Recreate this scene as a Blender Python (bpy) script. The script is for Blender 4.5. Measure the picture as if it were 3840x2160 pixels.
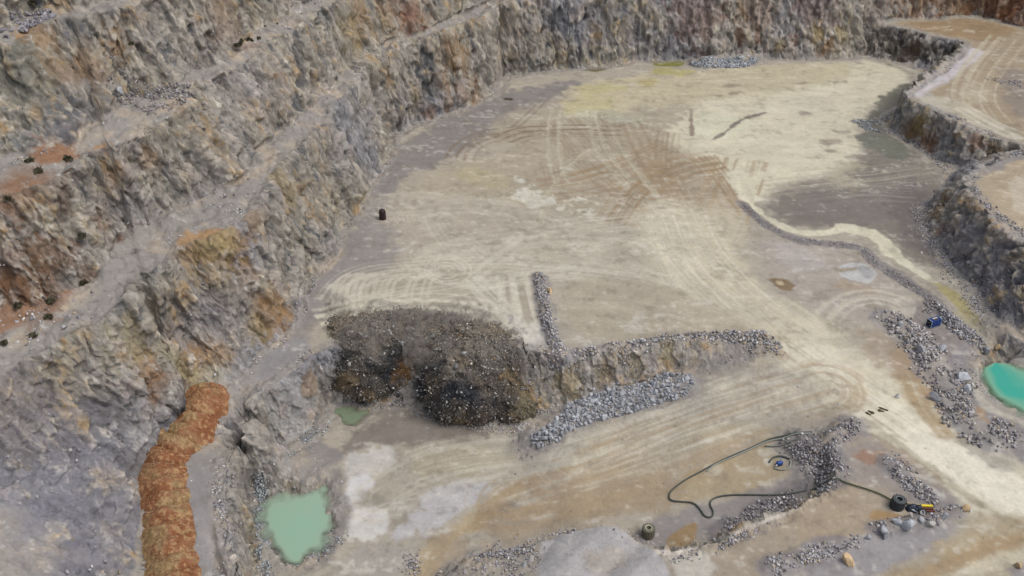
import bpy, bmesh, math, random
import numpy as np
from mathutils import Vector, Matrix, Euler
random.seed(5); RNG = np.random.default_rng(11)
for o in list(bpy.data.objects): bpy.data.objects.remove(o)
SC = bpy.context.scene; COL = SC.collection

# ---------------------------------------------------------------- camera
CAMH = 84.0; PITCH = 35.0; FP = 3500.0
cam = bpy.data.cameras.new("camera"); camo = bpy.data.objects.new("camera", cam); COL.objects.link(camo)
cam.sensor_width = 36.0; cam.lens = 36.0*FP/3840.0
cam.clip_start = 1.0; cam.clip_end = 6000.0
camo.location = (0, 0, CAMH); camo.rotation_euler = (math.radians(90-PITCH), 0, 0)
SC.camera = camo
SC.render.resolution_x = 1024; SC.render.resolution_y = 576
# ---------------------------------------------------------------- light: soft overcast
SUN_EL, SUN_AZ = 60.0, 105.0            # azimuth measured from +Y towards +X
W = bpy.data.worlds.new("World"); SC.world = W; W.use_nodes = True
wn = W.node_tree.nodes; wl = W.node_tree.links; wn.clear()
wo = wn.new('ShaderNodeOutputWorld'); bg = wn.new('ShaderNodeBackground'); sky = wn.new('ShaderNodeTexSky')
sky.sky_type = 'NISHITA'; sky.sun_disc = False; sky.sun_elevation = math.radians(SUN_EL)
sky.sun_rotation = math.radians(SUN_AZ); sky.air_density = 1.0; sky.dust_density = 4.0; sky.ozone_density = 1.0
bg.inputs['Strength'].default_value = 0.15
hs = wn.new('ShaderNodeHueSaturation'); hs.inputs['Saturation'].default_value = .58; wl.new(sky.outputs[0], hs.inputs['Color']); wl.new(hs.outputs[0], bg.inputs[0]); wl.new(bg.outputs[0], wo.inputs[0])
sl = bpy.data.lights.new("sun", 'SUN'); so = bpy.data.objects.new("sun", sl); COL.objects.link(so)
sl.energy = 1.1; sl.angle = math.radians(30); sl.color = (1.0, 0.97, 0.92)
a = math.radians(SUN_AZ); e = math.radians(SUN_EL)
sd = Vector((math.sin(a)*math.cos(e), math.cos(a)*math.cos(e), math.sin(e)))
so.rotation_euler = (-sd).to_track_quat('-Z', 'Y').to_euler(); so.location = sd*300
SC.view_settings.view_transform = 'Standard'; SC.view_settings.look = 'None'
SC.view_settings.gamma = 1.0; SC.view_settings.exposure = -0.06

# ---------------------------------------------------------------- small helpers
def tag(o, label=None, cat=None, group=None, kind=None):
    if label: o['label'] = label
    if cat: o['category'] = cat
    if group: o['group'] = group
    if kind: o['kind'] = kind
    return o
def link(name, me, mat=None, parent=None, smooth=False):
    o = bpy.data.objects.new(name, me); COL.objects.link(o)
    if mat is not None: me.materials.append(mat)
    if parent is not None: o.parent = parent
    if smooth and len(me.polygons): me.polygons.foreach_set('use_smooth', np.ones(len(me.polygons), bool))
    return o
def lin(c):
    c = np.asarray(c, float)/255.0
    return np.where(c <= 0.04045, c/12.92, ((c+0.055)/1.055)**2.4)
def sstep(a, b, x):
    t = np.clip((x-a)/(b-a), 0, 1); return t*t*(3-2*t)
_T = RNG.random(65536).astype(np.float32)
def _h(ix, iy, iz, s):
    h = (ix*np.uint32(73856093)) ^ (iy*np.uint32(19349663)) ^ (iz*np.uint32(83492791)) ^ np.uint32((s*2654435761) & 0xffffffff)
    h = (h ^ (h >> np.uint32(13)))*np.uint32(1274126177); h ^= h >> np.uint32(15)
    return _T[h & np.uint32(65535)]
def vn(x, y, z=None, s=0):
    """value noise in -1..1"""
    x = np.asarray(x, np.float32)+1000; y = np.asarray(y, np.float32)+1000
    fx = np.floor(x); fy = np.floor(y); ix = fx.astype(np.uint32); iy = fy.astype(np.uint32)
    u = x-fx; v = y-fy; u = u*u*(3-2*u); v = v*v*(3-2*v)
    one = np.uint32(1); zz = np.zeros(1, np.uint32)
    def lay(iz):
        a = _h(ix, iy, iz, s); b = _h(ix+one, iy, iz, s); c = _h(ix, iy+one, iz, s); d = _h(ix+one, iy+one, iz, s)
        return (a+(b-a)*u)*(1-v)+(c+(d-c)*u)*v
    if z is None: return lay(zz)*2-1
    z = np.asarray(z, np.float32)+1000; fz = np.floor(z); iz = fz.astype(np.uint32); w = z-fz; w = w*w*(3-2*w)
    a = lay(iz); b = lay(iz+one)
    return (a+(b-a)*w)*2-1
def fbm(x, y, z=None, s=0, n=3, g=0.5):
    t = 0; a = 1; tot = 0
    for i in range(n):
        k = 2.03**i
        t = t+a*vn(x*k, y*k, None if z is None else z*k, s+i*17); tot += a; a *= g
    return t/tot*1.3
def facets(x, y, z, s=0):
    """angular facets: nearest random cell gives a tilted plane; returns value and cell random"""
    x = np.asarray(x, np.float32)+1000; y = np.asarray(y, np.float32)+1000; z = np.asarray(z, np.float32)+1000
    fx = np.floor(x).astype(np.int64); fy = np.floor(y).astype(np.int64); fz = np.floor(z).astype(np.int64)
    best = np.full(x.shape, 9.0, np.float32); val = np.zeros(x.shape, np.float32); rnd = np.zeros(x.shape, np.float32)
    for dx in (-1, 0, 1):
        for dy in (-1, 0, 1):
            for dz in (-1, 0, 1):
                ix = (fx+dx).astype(np.uint32); iy = (fy+dy).astype(np.uint32); iz = (fz+dz).astype(np.uint32)
                rx = x-(fx+dx+_h(ix, iy, iz, s)); ry = y-(fy+dy+_h(ix, iy, iz, s+1)); rz = z-(fz+dz+_h(ix, iy, iz, s+2))
                d = rx*rx+ry*ry+rz*rz; m = d < best
                r = _h(ix, iy, iz, s+3)
                pl = (rx*(_h(ix, iy, iz, s+4)-.5)+ry*(_h(ix, iy, iz, s+5)-.5)+rz*(_h(ix, iy, iz, s+6)-.5))*1.7+(r-.5)*1.1
                best = np.where(m, d, best); val = np.where(m, pl, val); rnd = np.where(m, r, rnd)
    return val, rnd

# ---------------------------------------------------------------- plan of the quarry
# break lines (edges and feet of the benches) are surveyed as view direction (u, v) plus height z
FD = 2348.0; CU, CV = 1288.0, 724.5
cp, sp = math.cos(math.radians(PITCH)), math.sin(math.radians(PITCH))
def ray(u, v):
    dx = (np.asarray(u, float)-CU)/FD; dy = (CV-np.asarray(v, float))/FD
    return dx, cp+dy*sp, -sp+dy*cp
def unp(u, v, z):
    dx, dy, dz = ray(u, v); t = (np.asarray(z, float)-CAMH)/dz
    return np.stack([dx*t, dy*t, np.broadcast_to(np.asarray(z, float), np.shape(t))], -1)
X0, X1, Y0, Y1, H = -170.0, 170.0, 20.0, 290.0, 0.4
NX = int((X1-X0)/H)+1; NY = int((Y1-Y0)/H)+1
LINES = []
def L(pts, z=None):
    p = np.array([unp(q[0], q[1], q[2] if z is None else z) for q in pts]); LINES.append(p); return p
def LW(p): LINES.append(np.array(p, float))
def off(p, d, z, vert=None):
    """parallel line offset d metres to the left of travel, at height(s) z"""
    t = np.gradient(p[:, :2], axis=0); t /= np.linalg.norm(t, axis=1)[:, None]+1e-9
    q = p.copy(); q[:, 0] -= t[:, 1]*d; q[:, 1] += t[:, 0]*d; q[:, 2] = z
    LINES.append(q); return q
toe0 = L([(352,1700),(368,1449),(350,1250),(348,1180),(400,1120),(452,1040),(480,990),(560,978),(622,935),(650,885),(728,835),(745,760),
   (770,700),(828,660),(850,600),(928,480),(983,367),(1001,320),(1091,300),(1191,263),(1251,217),(1262,190),(1330,183),(1458,170),(1600,152),
   (1717,148),(1900,146),(2000,150),(2100,146),(2184,140)], 0)
L([(-300,1100),(0,950),(80,905),(160,865),(250,810),(330,735),(400,665),(480,610),(560,585),(640,520),(700,440),(760,365),(810,305),(860,245),
   (891,217),(950,165),(1018,127),(1065,107),(1141,87),(1198,60),(1241,43),(1325,27),(1458,0),(1600,-30),(1800,-48),(2000,-46),(2140,-50)], 16)
L([(-300,960),(0,800),(100,765),(200,715),(262,655),(262,605),(330,575),(420,540),(510,500),(585,440),(635,375),(690,325),(767,268),(850,180),(991,112),
   (1091,72),(1191,22),(1258,-5),(1400,-40),(1600,-72),(1800,-85),(2080,-88)], 17)
L([(-300,600),(0,500),(100,480),(190,440),(260,380),(330,350),(400,330),(430,290),(480,240),(560,190),(640,135),(690,105),(740,85),(800,40),(860,5),
   (950,-40),(1091,-75),(1191,-120),(1300,-140),(1600,-190),(2080,-200)], 28)
L([(-300,480),(0,390),(100,370),(180,345),(210,300),(300,262),(380,222),(440,215),(520,150),(600,110),(680,55),(733,15),(800,-20),(900,-60),(1000,-100),(1200,-170),(1600,-235)], 29)
L([(-300,180),(0,110),(100,72),(200,45),(300,25),(400,-15),(520,-45),(650,-95),(800,-175),(1000,-250),(1400,-330)], 40)
L([(-300,110),(0,55),(100,25),(180,8),(300,-25),(420,-70),(560,-120),(700,-180),(900,-280)], 41)
L([(-300,-120),(0,-172),(300,-235),(500,-300),(800,-400)], 52)
# keep every step of the benches at least a few metres deep
def _dense(p): return np.concatenate([a+(b-a)*np.linspace(0, 1, 20)[:, None] for a, b in zip(p[:-1], p[1:])])
for i_, m_ in enumerate((3.6, 3.0, 3.0, 3.0, 3.0, 2.6, 3.0)):
    A_ = _dense(LINES[i_]); T_ = np.gradient(A_[:, :2], axis=0); T_ /= np.linalg.norm(T_, axis=1)[:, None]+1e-9
    for rep in range(3):
        for b_ in LINES[i_+1]:
            k_ = np.hypot(A_[:, 0]-b_[0], A_[:, 1]-b_[1]).argmin(); n_ = np.array([-T_[k_, 1], T_[k_, 0]])
            d_ = float(np.dot(b_[:2]-A_[k_, :2], n_))
            if d_ < m_: b_[:2] += n_*(m_-d_)
# wall 1, middle ledge in the lower left
L([(380,870,7),(450,845,6.5),(520,830,6),(580,790,6.5),(630,720,8.5)])
# platform A
L([(2184,140),(2240,155),(2300,170),(2345,188)], 0)
cA = L([(2200,52),(2250,71),(2320,84),(2377,97),(2437,112)], 6.5)
cA2 = L([(2437,112),(2350,183),(2284,222),(2264,240)], 6.5); off(cA2, -1.6, 0)
L([(2264,240),(2300,258),(2340,277),(2384,293),(2460,330),(2520,352),(2600,372),(2760,420)], 6.5)
L([(2224,318,0),(2290,352,0),(2350,397,0),(2417,428,.6),(2480,398,3),(2576,380,5.8)])
pB = L([(2200,46),(2250,47),(2320,42),(2417,35),(2500,48),(2576,68),(2800,95)], 6.8); off(pB, 6.0, 22.0)
# platform B
L([(2760,400,6.6),(2576,378,6.4),(2490,410,6.2),(2425,440,6),(2428,465,6.4),(2440,490,7),(2467,516,7.6),(2500,550,8),(2576,612,8),(2760,750,8)])
L([(2408,436,0),(2372,465,0),(2340,510,0),(2322,550,0),(2340,592,0),(2362,622,0),(2405,685,0),(2462,752,0),(2512,812,0),(2576,868,0),(2760,1000,0)])
# bench beside the lower floor
L([(600,1700),(598,1449),(590,1350),(582,1250),(588,1150),(600,1110),(640,1060),(650,1010),(700,965),(760,935),(795,900),(900,850),(1100,838),(1300,880),
   (1380,905),(1500,893),(1600,878),(1700,862),(1850,852),(1940,868)], 0)
L([(640,1700,-8),(642,1449,-8),(638,1350,-8),(634,1250,-8),(640,1170,-8),(680,1130,-8),(760,1105,-8),(803,1060,-8),(815,1010,-8),(900,1008,-8),(1000,1012,-8),(1100,1035,-8),(1230,1055,-8),
   (1335,1040,-7),(1430,1008,-5.8),(1520,985,-5),(1600,960,-4.2),(1700,942,-3),(1800,922,-1.8),(1955,893,-.2)])
L([(1290,1100,-7.6),(1150,1380,-7.4)]); L([(1600,968,-4.4),(1480,1290,-5.8)]); L([(1850,918,-1.5),(1750,1130,-3.4)])
L([(1990,880,0),(2080,960,0),(2200,1000,0),(2330,1080,0)]); L([(1940,1040,-2),(2040,1045,-1.1),(2125,1045,-.2)])
L([(1000,1100,-8),(900,1300,-8),(820,1520,-8)])
cB = L([(1000,1600,-7),(1100,1475,-6),(1181,1396,-5),(1325,1373,-3.6),(1425,1336,-2),(1558,1326,-1.5),(1591,1362,-1.2),(1658,1383,-.8),(1717,1376,-.5),(1867,1326,0),(2017,1266,0),
   (2094,1206,0),(2100,1133,0),(2138,1060,0)])
off(cB[:-1], 1.7, np.array([-7.6,-7.5,-7.2,-6.4,-5.4,-5,-5,-4.8,-4.6,-4.0,-3.2,-2.5,-2.0]))
L([(1350,1520,-2.5),(1600,1480,-1)]); L([(1900,1400,0),(2200,1300,0),(2576,1400,0)]); L([(2200,1120,0),(2576,1230,0)])
L([(1500,650,0),(1500,750,0)]); L([(1700,300,0),(1900,400,0)]); L([(2200,760,0),(2300,800,0)])
# turquoise pond
L([(2760,860),(2600,888),(2500,893),(2455,925),(2459,990),(2497,1036),(2576,1064),(2760,1085)], 0)
L([(2760,885),(2600,908),(2515,912),(2482,938),(2492,985),(2520,1013),(2600,1036),(2760,1060)], -3)
LW([(-170,290,60),(-170,200,56),(-170,100,52),(-170,20,44)]); LW([(-160,285,60),(0,285,55),(160,285,46)]); LW([(165,280,44),(165,225,30),(165,200,10),(165,20,7)])

def solve(lines, x0, y0, h, nx, ny, z0, iters):
    acc = np.zeros((ny, nx)); cnt = np.zeros((ny, nx))
    for p in lines:
        for a, b in zip(p[:-1], p[1:]):
            n = max(2, int(np.linalg.norm((b-a)[:2])/h*2.5)); t = np.linspace(0, 1, n)[:, None]; q = a+(b-a)*t
            i = np.rint((q[:, 0]-x0)/h).astype(int); j = np.rint((q[:, 1]-y0)/h).astype(int)
            ok = (i >= 0) & (i < nx) & (j >= 0) & (j < ny)
            np.add.at(acc, (j[ok], i[ok]), q[ok, 2]); np.add.at(cnt, (j[ok], i[ok]), 1)
    fix = cnt > 0; val = np.where(fix, acc/np.maximum(cnt, 1), 0)
    Z = np.where(fix, val, z0)
    for _ in range(iters):
        P = np.pad(Z, 1, mode='edge')
        Z = np.where(fix, val, (P[:-2, 1:-1]+P[2:, 1:-1]+P[1:-1, :-2]+P[1:-1, 2:])*.25)
    return Z
def bil(A, fx, fy):
    ny, nx = A.shape[:2]
    fx = np.clip(fx, 0, nx-1.001); fy = np.clip(fy, 0, ny-1.001); i = fx.astype(int); j = fy.astype(int); u = fx-i; v = fy-j
    if A.ndim == 3: u = u[..., None]; v = v[..., None]
    return (A[j, i]*(1-u)+A[j, i+1]*u)*(1-v)+(A[j+1, i]*(1-u)+A[j+1, i+1]*u)*v
Z = None
for lev, it in ((32, 600), (16, 400), (8, 300), (4, 250), (2, 160), (1, 90)):
    h = H*lev; nx = int((X1-X0)/h)+1; ny = int((Y1-Y0)/h)+1
    if Z is None: z0 = np.zeros((ny, nx))
    else:
        gx, gy = np.meshgrid(np.arange(nx)*h/ph, np.arange(ny)*h/ph); z0 = bil(Z, gx, gy)
    Z = solve(LINES, X0, Y0, h, nx, ny, z0, it); ph = h
NY, NX = Z.shape
XX, YY = np.meshgrid(X0+np.arange(NX)*H, Y0+np.arange(NY)*H)
# ragged edges: wander the plan a little
wx = fbm(XX/6, YY/6, s=3, n=3)*1.0+vn(XX/1.6, YY/1.6, s=8)*.35
wy = fbm(XX/6, YY/6, s=5, n=3)*1.0+vn(XX/1.6, YY/1.6, s=9)*.35
near = sstep(60, 95, YY)*.75+.25
lf = sstep(-22, -40, XX)*sstep(8, 14, Z)
wx = wx+lf*fbm(XX/9, YY/9, s=12, n=2)*1.6; wy = wy+lf*fbm(XX/9, YY/9, s=13, n=2)*1.6
Z = bil(Z, (XX+wx*near-X0)/H, (YY+wy*near-Y0)/H)
Z = Z+sstep(-18, -34, XX)*sstep(9, 14, Z)*(.55*np.clip(fbm(XX/4, YY/4, s=14, n=3), -.3, 1)+.35*fbm(XX/1.6, YY/1.6, s=15, n=2))
# gentle undulation of the floors
Z = Z+fbm(XX/9, YY/9, s=21, n=3)*.22
def zat(x, y): return bil(Z, (np.asarray(x, float)-X0)/H, (np.asarray(y, float)-Y0)/H)
def hit(u, v):
    """first point of the terrain seen in view direction (u, v)"""
    u = np.atleast_1d(np.asarray(u, float)); v = np.atleast_1d(np.asarray(v, float))
    dx, dy, dz = ray(u, v); ts = np.arange(45, 330, .4)
    P = np.stack([dx[:, None]*ts, dy[:, None]*ts, CAMH+dz[:, None]*ts], -1)
    g = P[..., 2]-zat(P[..., 0], P[..., 1]); below = g < 0
    k = np.where(below.any(1), below.argmax(1), len(ts)-1); k = np.maximum(k, 1); r = np.arange(len(u))
    g0 = g[r, k-1]; g1 = g[r, k]; f = np.clip(g0/(g0-g1+1e-9), 0, 1)
    return P[r, k-1]+(P[r, k]-P[r, k-1])*f[:, None]
def chaikin(p, n=2, closed=False):
    p = np.array(p, float)
    for _ in range(n):
        if closed:
            q = np.roll(p, -1, 0); p = np.stack([p*.75+q*.25, p*.25+q*.75], 1).reshape(-1, p.shape[1])
        else:
            a, b = p[:-1], p[1:]; m = np.stack([a*.75+b*.25, a*.25+b*.75], 1).reshape(-1, p.shape[1]); p = np.concatenate([p[:1], m, p[-1:]])
    return p
def hits(pts, n=2, closed=False):
    pts = np.array(pts, float); return chaikin(hit(pts[:, 0], pts[:, 1]), n, closed)

# generic distance fields on a raster patch
def seg_field(p, x0, y0, h, nx, ny, R):
    """distance, signed lateral offset and arc length to polyline p, within R"""
    D = np.full((ny, nx), 1e3, np.float32); T = np.zeros((ny, nx), np.float32); S = np.zeros((ny, nx), np.float32); s0 = 0.0
    for a, b in zip(p[:-1, :2], p[1:, :2]):
        ln = math.hypot(*(b-a))
        if ln < 1e-6: continue
        i0 = max(0, int((min(a[0], b[0])-R-x0)/h)); i1 = min(nx, int((max(a[0], b[0])+R-x0)/h)+2)
        j0 = max(0, int((min(a[1], b[1])-R-y0)/h)); j1 = min(ny, int((max(a[1], b[1])+R-y0)/h)+2)
        if i1 > i0 and j1 > j0:
            gx, gy = np.meshgrid(x0+np.arange(i0, i1)*h, y0+np.arange(j0, j1)*h)
            ex, ey = (b-a)/ln; t = (gx-a[0])*ex+(gy-a[1])*ey; l = (gy-a[1])*ex-(gx-a[0])*ey; tc = np.clip(t, 0, ln)
            d = np.hypot(t-tc, l); sub = D[j0:j1, i0:i1]; m = d < sub
            sub[m] = d[m]; T[j0:j1, i0:i1][m] = (np.sign(l)*d)[m]; S[j0:j1, i0:i1][m] = (s0+tc)[m]
        s0 += ln
    return D, T, S
def poly_field(p, x0, y0, h, nx, ny, R):
    """signed distance to polygon (positive inside), with the index window it covers"""
    i0 = max(0, int((p[:, 0].min()-R-x0)/h)); i1 = min(nx, int((p[:, 0].max()+R-x0)/h)+2)
    j0 = max(0, int((p[:, 1].min()-R-y0)/h)); j1 = min(ny, int((p[:, 1].max()+R-y0)/h)+2)
    if i1 <= i0 or j1 <= j0: return None
    gx, gy = np.meshgrid(x0+np.arange(i0, i1)*h, y0+np.arange(j0, j1)*h); q = np.roll(p, -1, 0)
    ins = np.zeros(gx.shape, bool); D = np.full(gx.shape, 1e3)
    for a, b in zip(p[:, :2], q[:, :2]):
        if a[1] != b[1]:
            c = ((a[1] > gy) != (b[1] > gy)) & (gx < (b[0]-a[0])*(gy-a[1])/(b[1]-a[1])+a[0]); ins ^= c
        ln = math.hypot(*(b-a))+1e-9; ex, ey = (b-a)/ln; t = np.clip((gx-a[0])*ex+(gy-a[1])*ey, 0, ln)
        D = np.minimum(D, np.hypot(gx-a[0]-ex*t, gy-a[1]-ey*t))
    return (slice(j0, j1), slice(i0, i1)), np.where(ins, D, -D)
RN = fbm(XX/1.3, YY/1.3, s=44, n=3)
def ridge(pts, w, hgt, rough=.5, world=False):
    """add a rounded heap (or ditch) along a line to the ground"""
    global Z
    p = np.array(pts, float) if world else hits(pts); D, T, S = seg_field(p, X0, Y0, H, NX, NY, w*1.6)
    Z = Z+hgt*np.clip(1-(D/w)**(2 if rough > .07 else 1.25)*(1-.3*RN*min(1, rough*4)), 0, 1)*(1+rough*RN)
def basin(pts, dz, soft=1.5, edge=.6):
    global Z
    r = poly_field(hits(pts, 2, True), X0, Y0, H, NX, NY, soft)
    if r is not None: sl_, d = r; Z[sl_] += dz*sstep(-soft*.3, soft, d+RN[sl_]*edge)
# gravel mound at the lower edge, dips and heaps
ridge([(1370,1500),(1440,1400),(1530,1360)], 3.6, .95, .05); ridge([(1560,1500),(1600,1440),(1640,1400)], 2.6, .7, .06)
basin([(650,1235),(668,1195),(715,1185),(760,1205),(800,1195),(830,1205),(842,1230),(838,1290),(845,1320),(830,1370),(780,1400),(740,1428),(700,1412),(660,1365),(642,1300)], -1.9, 2.4, .8)
basin([(822,1004),(900,1004),(955,1022),(930,1060),(890,1090),(860,1070),(835,1050)], -.7, 1.6, .8)
WIND1 = [(1357,694),(1362,725),(1368,760),(1374,790),(1383,830),(1396,865),(1410,885)]
WIND2 = [(1385,895),(1440,900),(1500,885),(1560,874),(1640,862),(1700,857),(1760,855),(1850,845),(1930,852)]
WIND3 = [(2235,800),(2290,840),(2330,880),(2350,930),(2380,965),(2400,1015),(2430,1065),(2500,1098)]
STOCK = [(1345,1108),(1390,1090),(1430,1055),(1480,1030),(1560,1005),(1640,985),(1720,965)]
ridge(WIND1, 1.0, .6); ridge(WIND2, 1.2, .6); ridge(WIND3, 2.2, .5); ridge(STOCK, 2.6, .7)
ridge([(1700,870),(1800,880),(1880,868),(1940,872)], 2.4, .35)
ridge([(2005,1100),(2060,1130),(2110,1085),(2140,1065)], 1.9, .6); ridge([(2090,1200),(2060,1170),(2010,1130)], 1.8, .5)
ridge([(2230,1160),(2290,1210),(2350,1250)], 1.3, .5); ridge([(2210,1330),(2290,1315),(2370,1300),(2410,1285)], 1.1, .4)
ridge([(1940,1420),(2000,1405),(2100,1370),(2180,1350)], 1.4, .35); ridge([(2350,770),(2420,830),(2465,868)], 1.2, .4)
CREEK = [(1868,470),(1885,510),(1925,548),(1990,583),(2060,592),(2130,575),(2190,588),(2225,612),(2240,640),(2300,680),(2360,715),(2400,745),(2430,790),(2470,830),(2505,862),(2525,878)]
ridge(CREEK, 1.2, -.22, .3); ridge([(1875,508),(1920,560),(1990,601),(2080,610),(2160,616),(2200,650),(2285,706),(2340,735),(2390,790)], 1.0, .14)
ridge([(1752,162),(1800,156),(1850,155),(1900,151)], 2.4, 1.3, .5)
ridge([(1945,705),(1985,705)], 1.6, -.25, .2)
# ---------------------------------------------------------------- painted ground cover (stains, dust, slurry, wheel tracks), in plan
PX0, PY0, PH, PNX, PNY = -115.0, 50.0, 0.2, 1276, 980
GX, GY = np.meshgrid(PX0+np.arange(PNX)*PH, PY0+np.arange(PNY)*PH)
N1 = fbm(GX/1.7, GY/1.7, s=61, n=4, g=.6); N2 = fbm(GX/7, GY/7, s=71, n=4, g=.55); N3 = fbm(GX/.5, GY/.5, s=81, n=2)
C = np.empty((PNY, PNX, 4), np.float32)
base = lin((166,157,140)); C[..., :3] = base; C[..., 3] = .95
def K(c): return lin(c).astype(np.float32)
def mixin(sl_, m, col, rough=None):
    m = np.clip(m, 0, 1).astype(np.float32); A = C[sl_]
    A[..., :3] += (K(col)-A[..., :3])*m[..., None]
    if rough is not None: A[..., 3] += (rough-A[..., 3])*m
def poly(pts, col, op=.9, soft=1.0, edge=1.0, rough=None, thr=None, world=False):
    r = poly_field(np.array(pts, float) if world else hits(pts, 2, True), PX0, PY0, PH, PNX, PNY, soft*2+edge)
    if r is None: return
    soft *= .6; sl_, d = r; m = sstep(-soft, soft, d+N1[sl_]*edge+N2[sl_]*edge*.8)*op
    if thr is not None: m = m*sstep(thr-.18, thr+.18, N1[sl_]*.6+N2[sl_]*.6+N3[sl_]*.2)
    mixin(sl_, m, col, rough)
def stroke(pts, w, col, op=.8, soft=.4, edge=.3, streak=0, seed=0, rough=None, world=False, thr=0.0, sfreq=1.6):
    p = np.array(pts, float) if world else hits(pts, 3); R = w+soft*2+edge+1
    D, T, S = seg_field(p, PX0, PY0, PH, PNX, PNY, R); q = D < R
    if not q.any(): return
    jj = np.where(q.any(1))[0]; ii = np.where(q.any(0))[0]; sl_ = (slice(jj[0], jj[-1]+1), slice(ii[0], ii[-1]+1))
    d, t, s = D[sl_], T[sl_], S[sl_]
    m = sstep(soft*.7, -soft*.7, d-w-N1[sl_]*edge-N2[sl_]*edge)*op
    if streak: m = m*(1-streak+streak*sstep(thr-.35, thr+.35, fbm(t*sfreq, s*.06, s=seed+100, n=3, g=.65)*1.2+N2[sl_]*.25))
    mixin(sl_, m, col, rough)
def tracks(pts, n, spread, w, col, op=.5, seed=0, drift=1.0, world=False):
    p = np.array(pts, float) if world else hits(pts, 3); rr = random.Random(seed)
    t = np.gradient(p[:, :2], axis=0); t /= np.linalg.norm(t, axis=1)[:, None]+1e-9; u = np.linspace(0, 1, len(p))
    for k in range(n):
        o = rr.uniform(-spread, spread); ph = rr.uniform(0, 6); am = rr.uniform(.1, .5)*drift
        for dd in ((-1.0, 1.0) if n > 1 else (-.0,)):
            q = p.copy(); oo = (o+am*np.sin(u*rr.uniform(2, 5)+ph))+dd
            q[:, 0] -= t[:, 1]*oo; q[:, 1] += t[:, 0]*oo
            stroke(q, w*rr.uniform(.7, 1.4), col, min(1, op*rr.uniform(.8, 1.5)), .15, .08, .3, seed+k, world=True)
TAN, CREAM, PALE, GREY, DGREY, OCH, WHT, YG = (165,150,124), (203,193,163), (190,181,160), (136,130,128), (112,107,107), (172,142,96), (196,192,188), (168,160,88)
# -- main floor, back to front
poly([(1001,320),(1250,225),(1458,172),(1900,150),(2200,142),(2330,190),(2220,330),(2417,440),(2320,560),(2400,700),(2576,880),(2300,900),(1950,860),(1380,900),(800,900),(700,960),(560,1000),(640,870),(740,800),(800,690),(930,480)], (167,157,138), 1, 1, .5)
poly([(1000,470),(1200,400),(1400,330),(1700,300),(1900,420),(1850,520),(1600,560),(1200,500)], (168,155,128), .7, 3, 2.5)
poly([(1001,345),(1250,240),(1458,190),(1480,230),(1300,300),(1150,390),(1030,440),(960,520),(900,600),(860,700),(760,830),(700,900),(640,950),(760,780),(850,610),(940,480)], (128,121,117), .85, 1.5, 1.8)
poly([(960,540),(1020,640),(960,720),(840,760),(770,850),(700,940),(620,970),(700,840),(800,690),(870,610),(930,500)], (138,131,126), .8, 2, 2)
poly([(1230,300),(1480,220),(1700,205),(1900,240),(1700,350),(1450,380),(1250,380)], (166,154,130), .7, 3, 2)
# wet cream slurry, upper right
poly([(1700,310),(1760,240),(1900,215),(2000,180),(2120,158),(2230,156),(2300,180),(2290,215),(2230,250),(2170,300),(2150,320),(2180,360),(2160,400),(2130,430),(2050,450),(1960,460),(1930,500),(1880,510),(1850,480),(1780,420),(1720,380),(1660,360)], (206,197,165), .97, 3.2, 2.2, .35)
poly([(1450,205),(1600,195),(1800,175),(2000,165),(2150,160),(2150,200),(1950,230),(1800,250),(1650,270),(1500,300),(1400,280)], (188,176,140), .8, 2.5, 2.5)
poly([(1760,280),(1800,285),(1850,290),(1900,300),(1880,330),(1830,350),(1780,350),(1730,330)], (207,203,170), .9, 1, 1, .25)
stroke([(1795,350),(1830,330),(1850,310),(1880,295),(1925,283)], .45, (112,98,92), .85, .3, .35)
stroke([(1740,275),(1738,310),(1742,340)], .35, (130,108,95), .8, .3, .3); stroke([(1740,275),(1780,270)], .15, (128,110,95), .7, .2, .3)
poly([(1990,250),(2070,240),(2100,265),(2050,300),(1980,290)], (196,186,160), .6, 2, 2)
for (u, v, r) in ((2090,357,2.2),(1845,215,.8),(2110,205,.7),(2160,410,1.6),(2050,395,1.1),(1850,235,.6),(2010,210,.9),(1960,300,.7),(2080,380,.8),(2150,395,1.5),(1800,240,.7),(2030,285,.8),(2120,330,1.2)):
    stroke([(u-14,v+1),(u+14,v-1)], r*.6, (128,110,98), .6, .8, 1.1)
# dark damp margin right of the slurry
poly([(2190,150),(2330,190),(2345,260),(2262,262),(2225,330),(2410,440),(2330,540),(2330,600),(2400,690),(2300,650),(2180,560),(2060,570),(1960,560),(1920,520),(1960,470),(2120,440),(2180,380),(2160,320),(2240,250),(2300,200),(2240,160)], (120,112,101), .85, 2.6, 2.2)
poly([(2200,250),(2300,195),(2330,205),(2262,262),(2225,325),(2160,330)], (98,98,84), .85, 1, 1.2, .5)
poly([(2150,335),(2230,335),(2300,380),(2280,420),(2190,380)], (108,110,95), .8, 1.2, 1.3)
poly([(1990,470),(2130,450),(2300,420),(2330,470),(2310,540),(2200,560),(2060,560),(1960,540)], (124,115,107), .75, 3.5, 2.5)
poly([(2250,450),(2330,440),(2320,570),(2360,640),(2300,630),(2250,560)], (108,100,98), .7, 2, 2)
poly([(2060,432),(2160,395),(2170,425),(2110,440),(2180,470),(2120,480)], (178,168,138), .6, 1.2, 2)
tracks([(1930,470),(2050,455),(2180,450),(2330,430)], 6, 4, .15, (168,158,136), .4, 3); tracks([(2000,500),(2150,480),(2300,490)], 5, 4, .12, (150,140,124), .4, 4)
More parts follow.
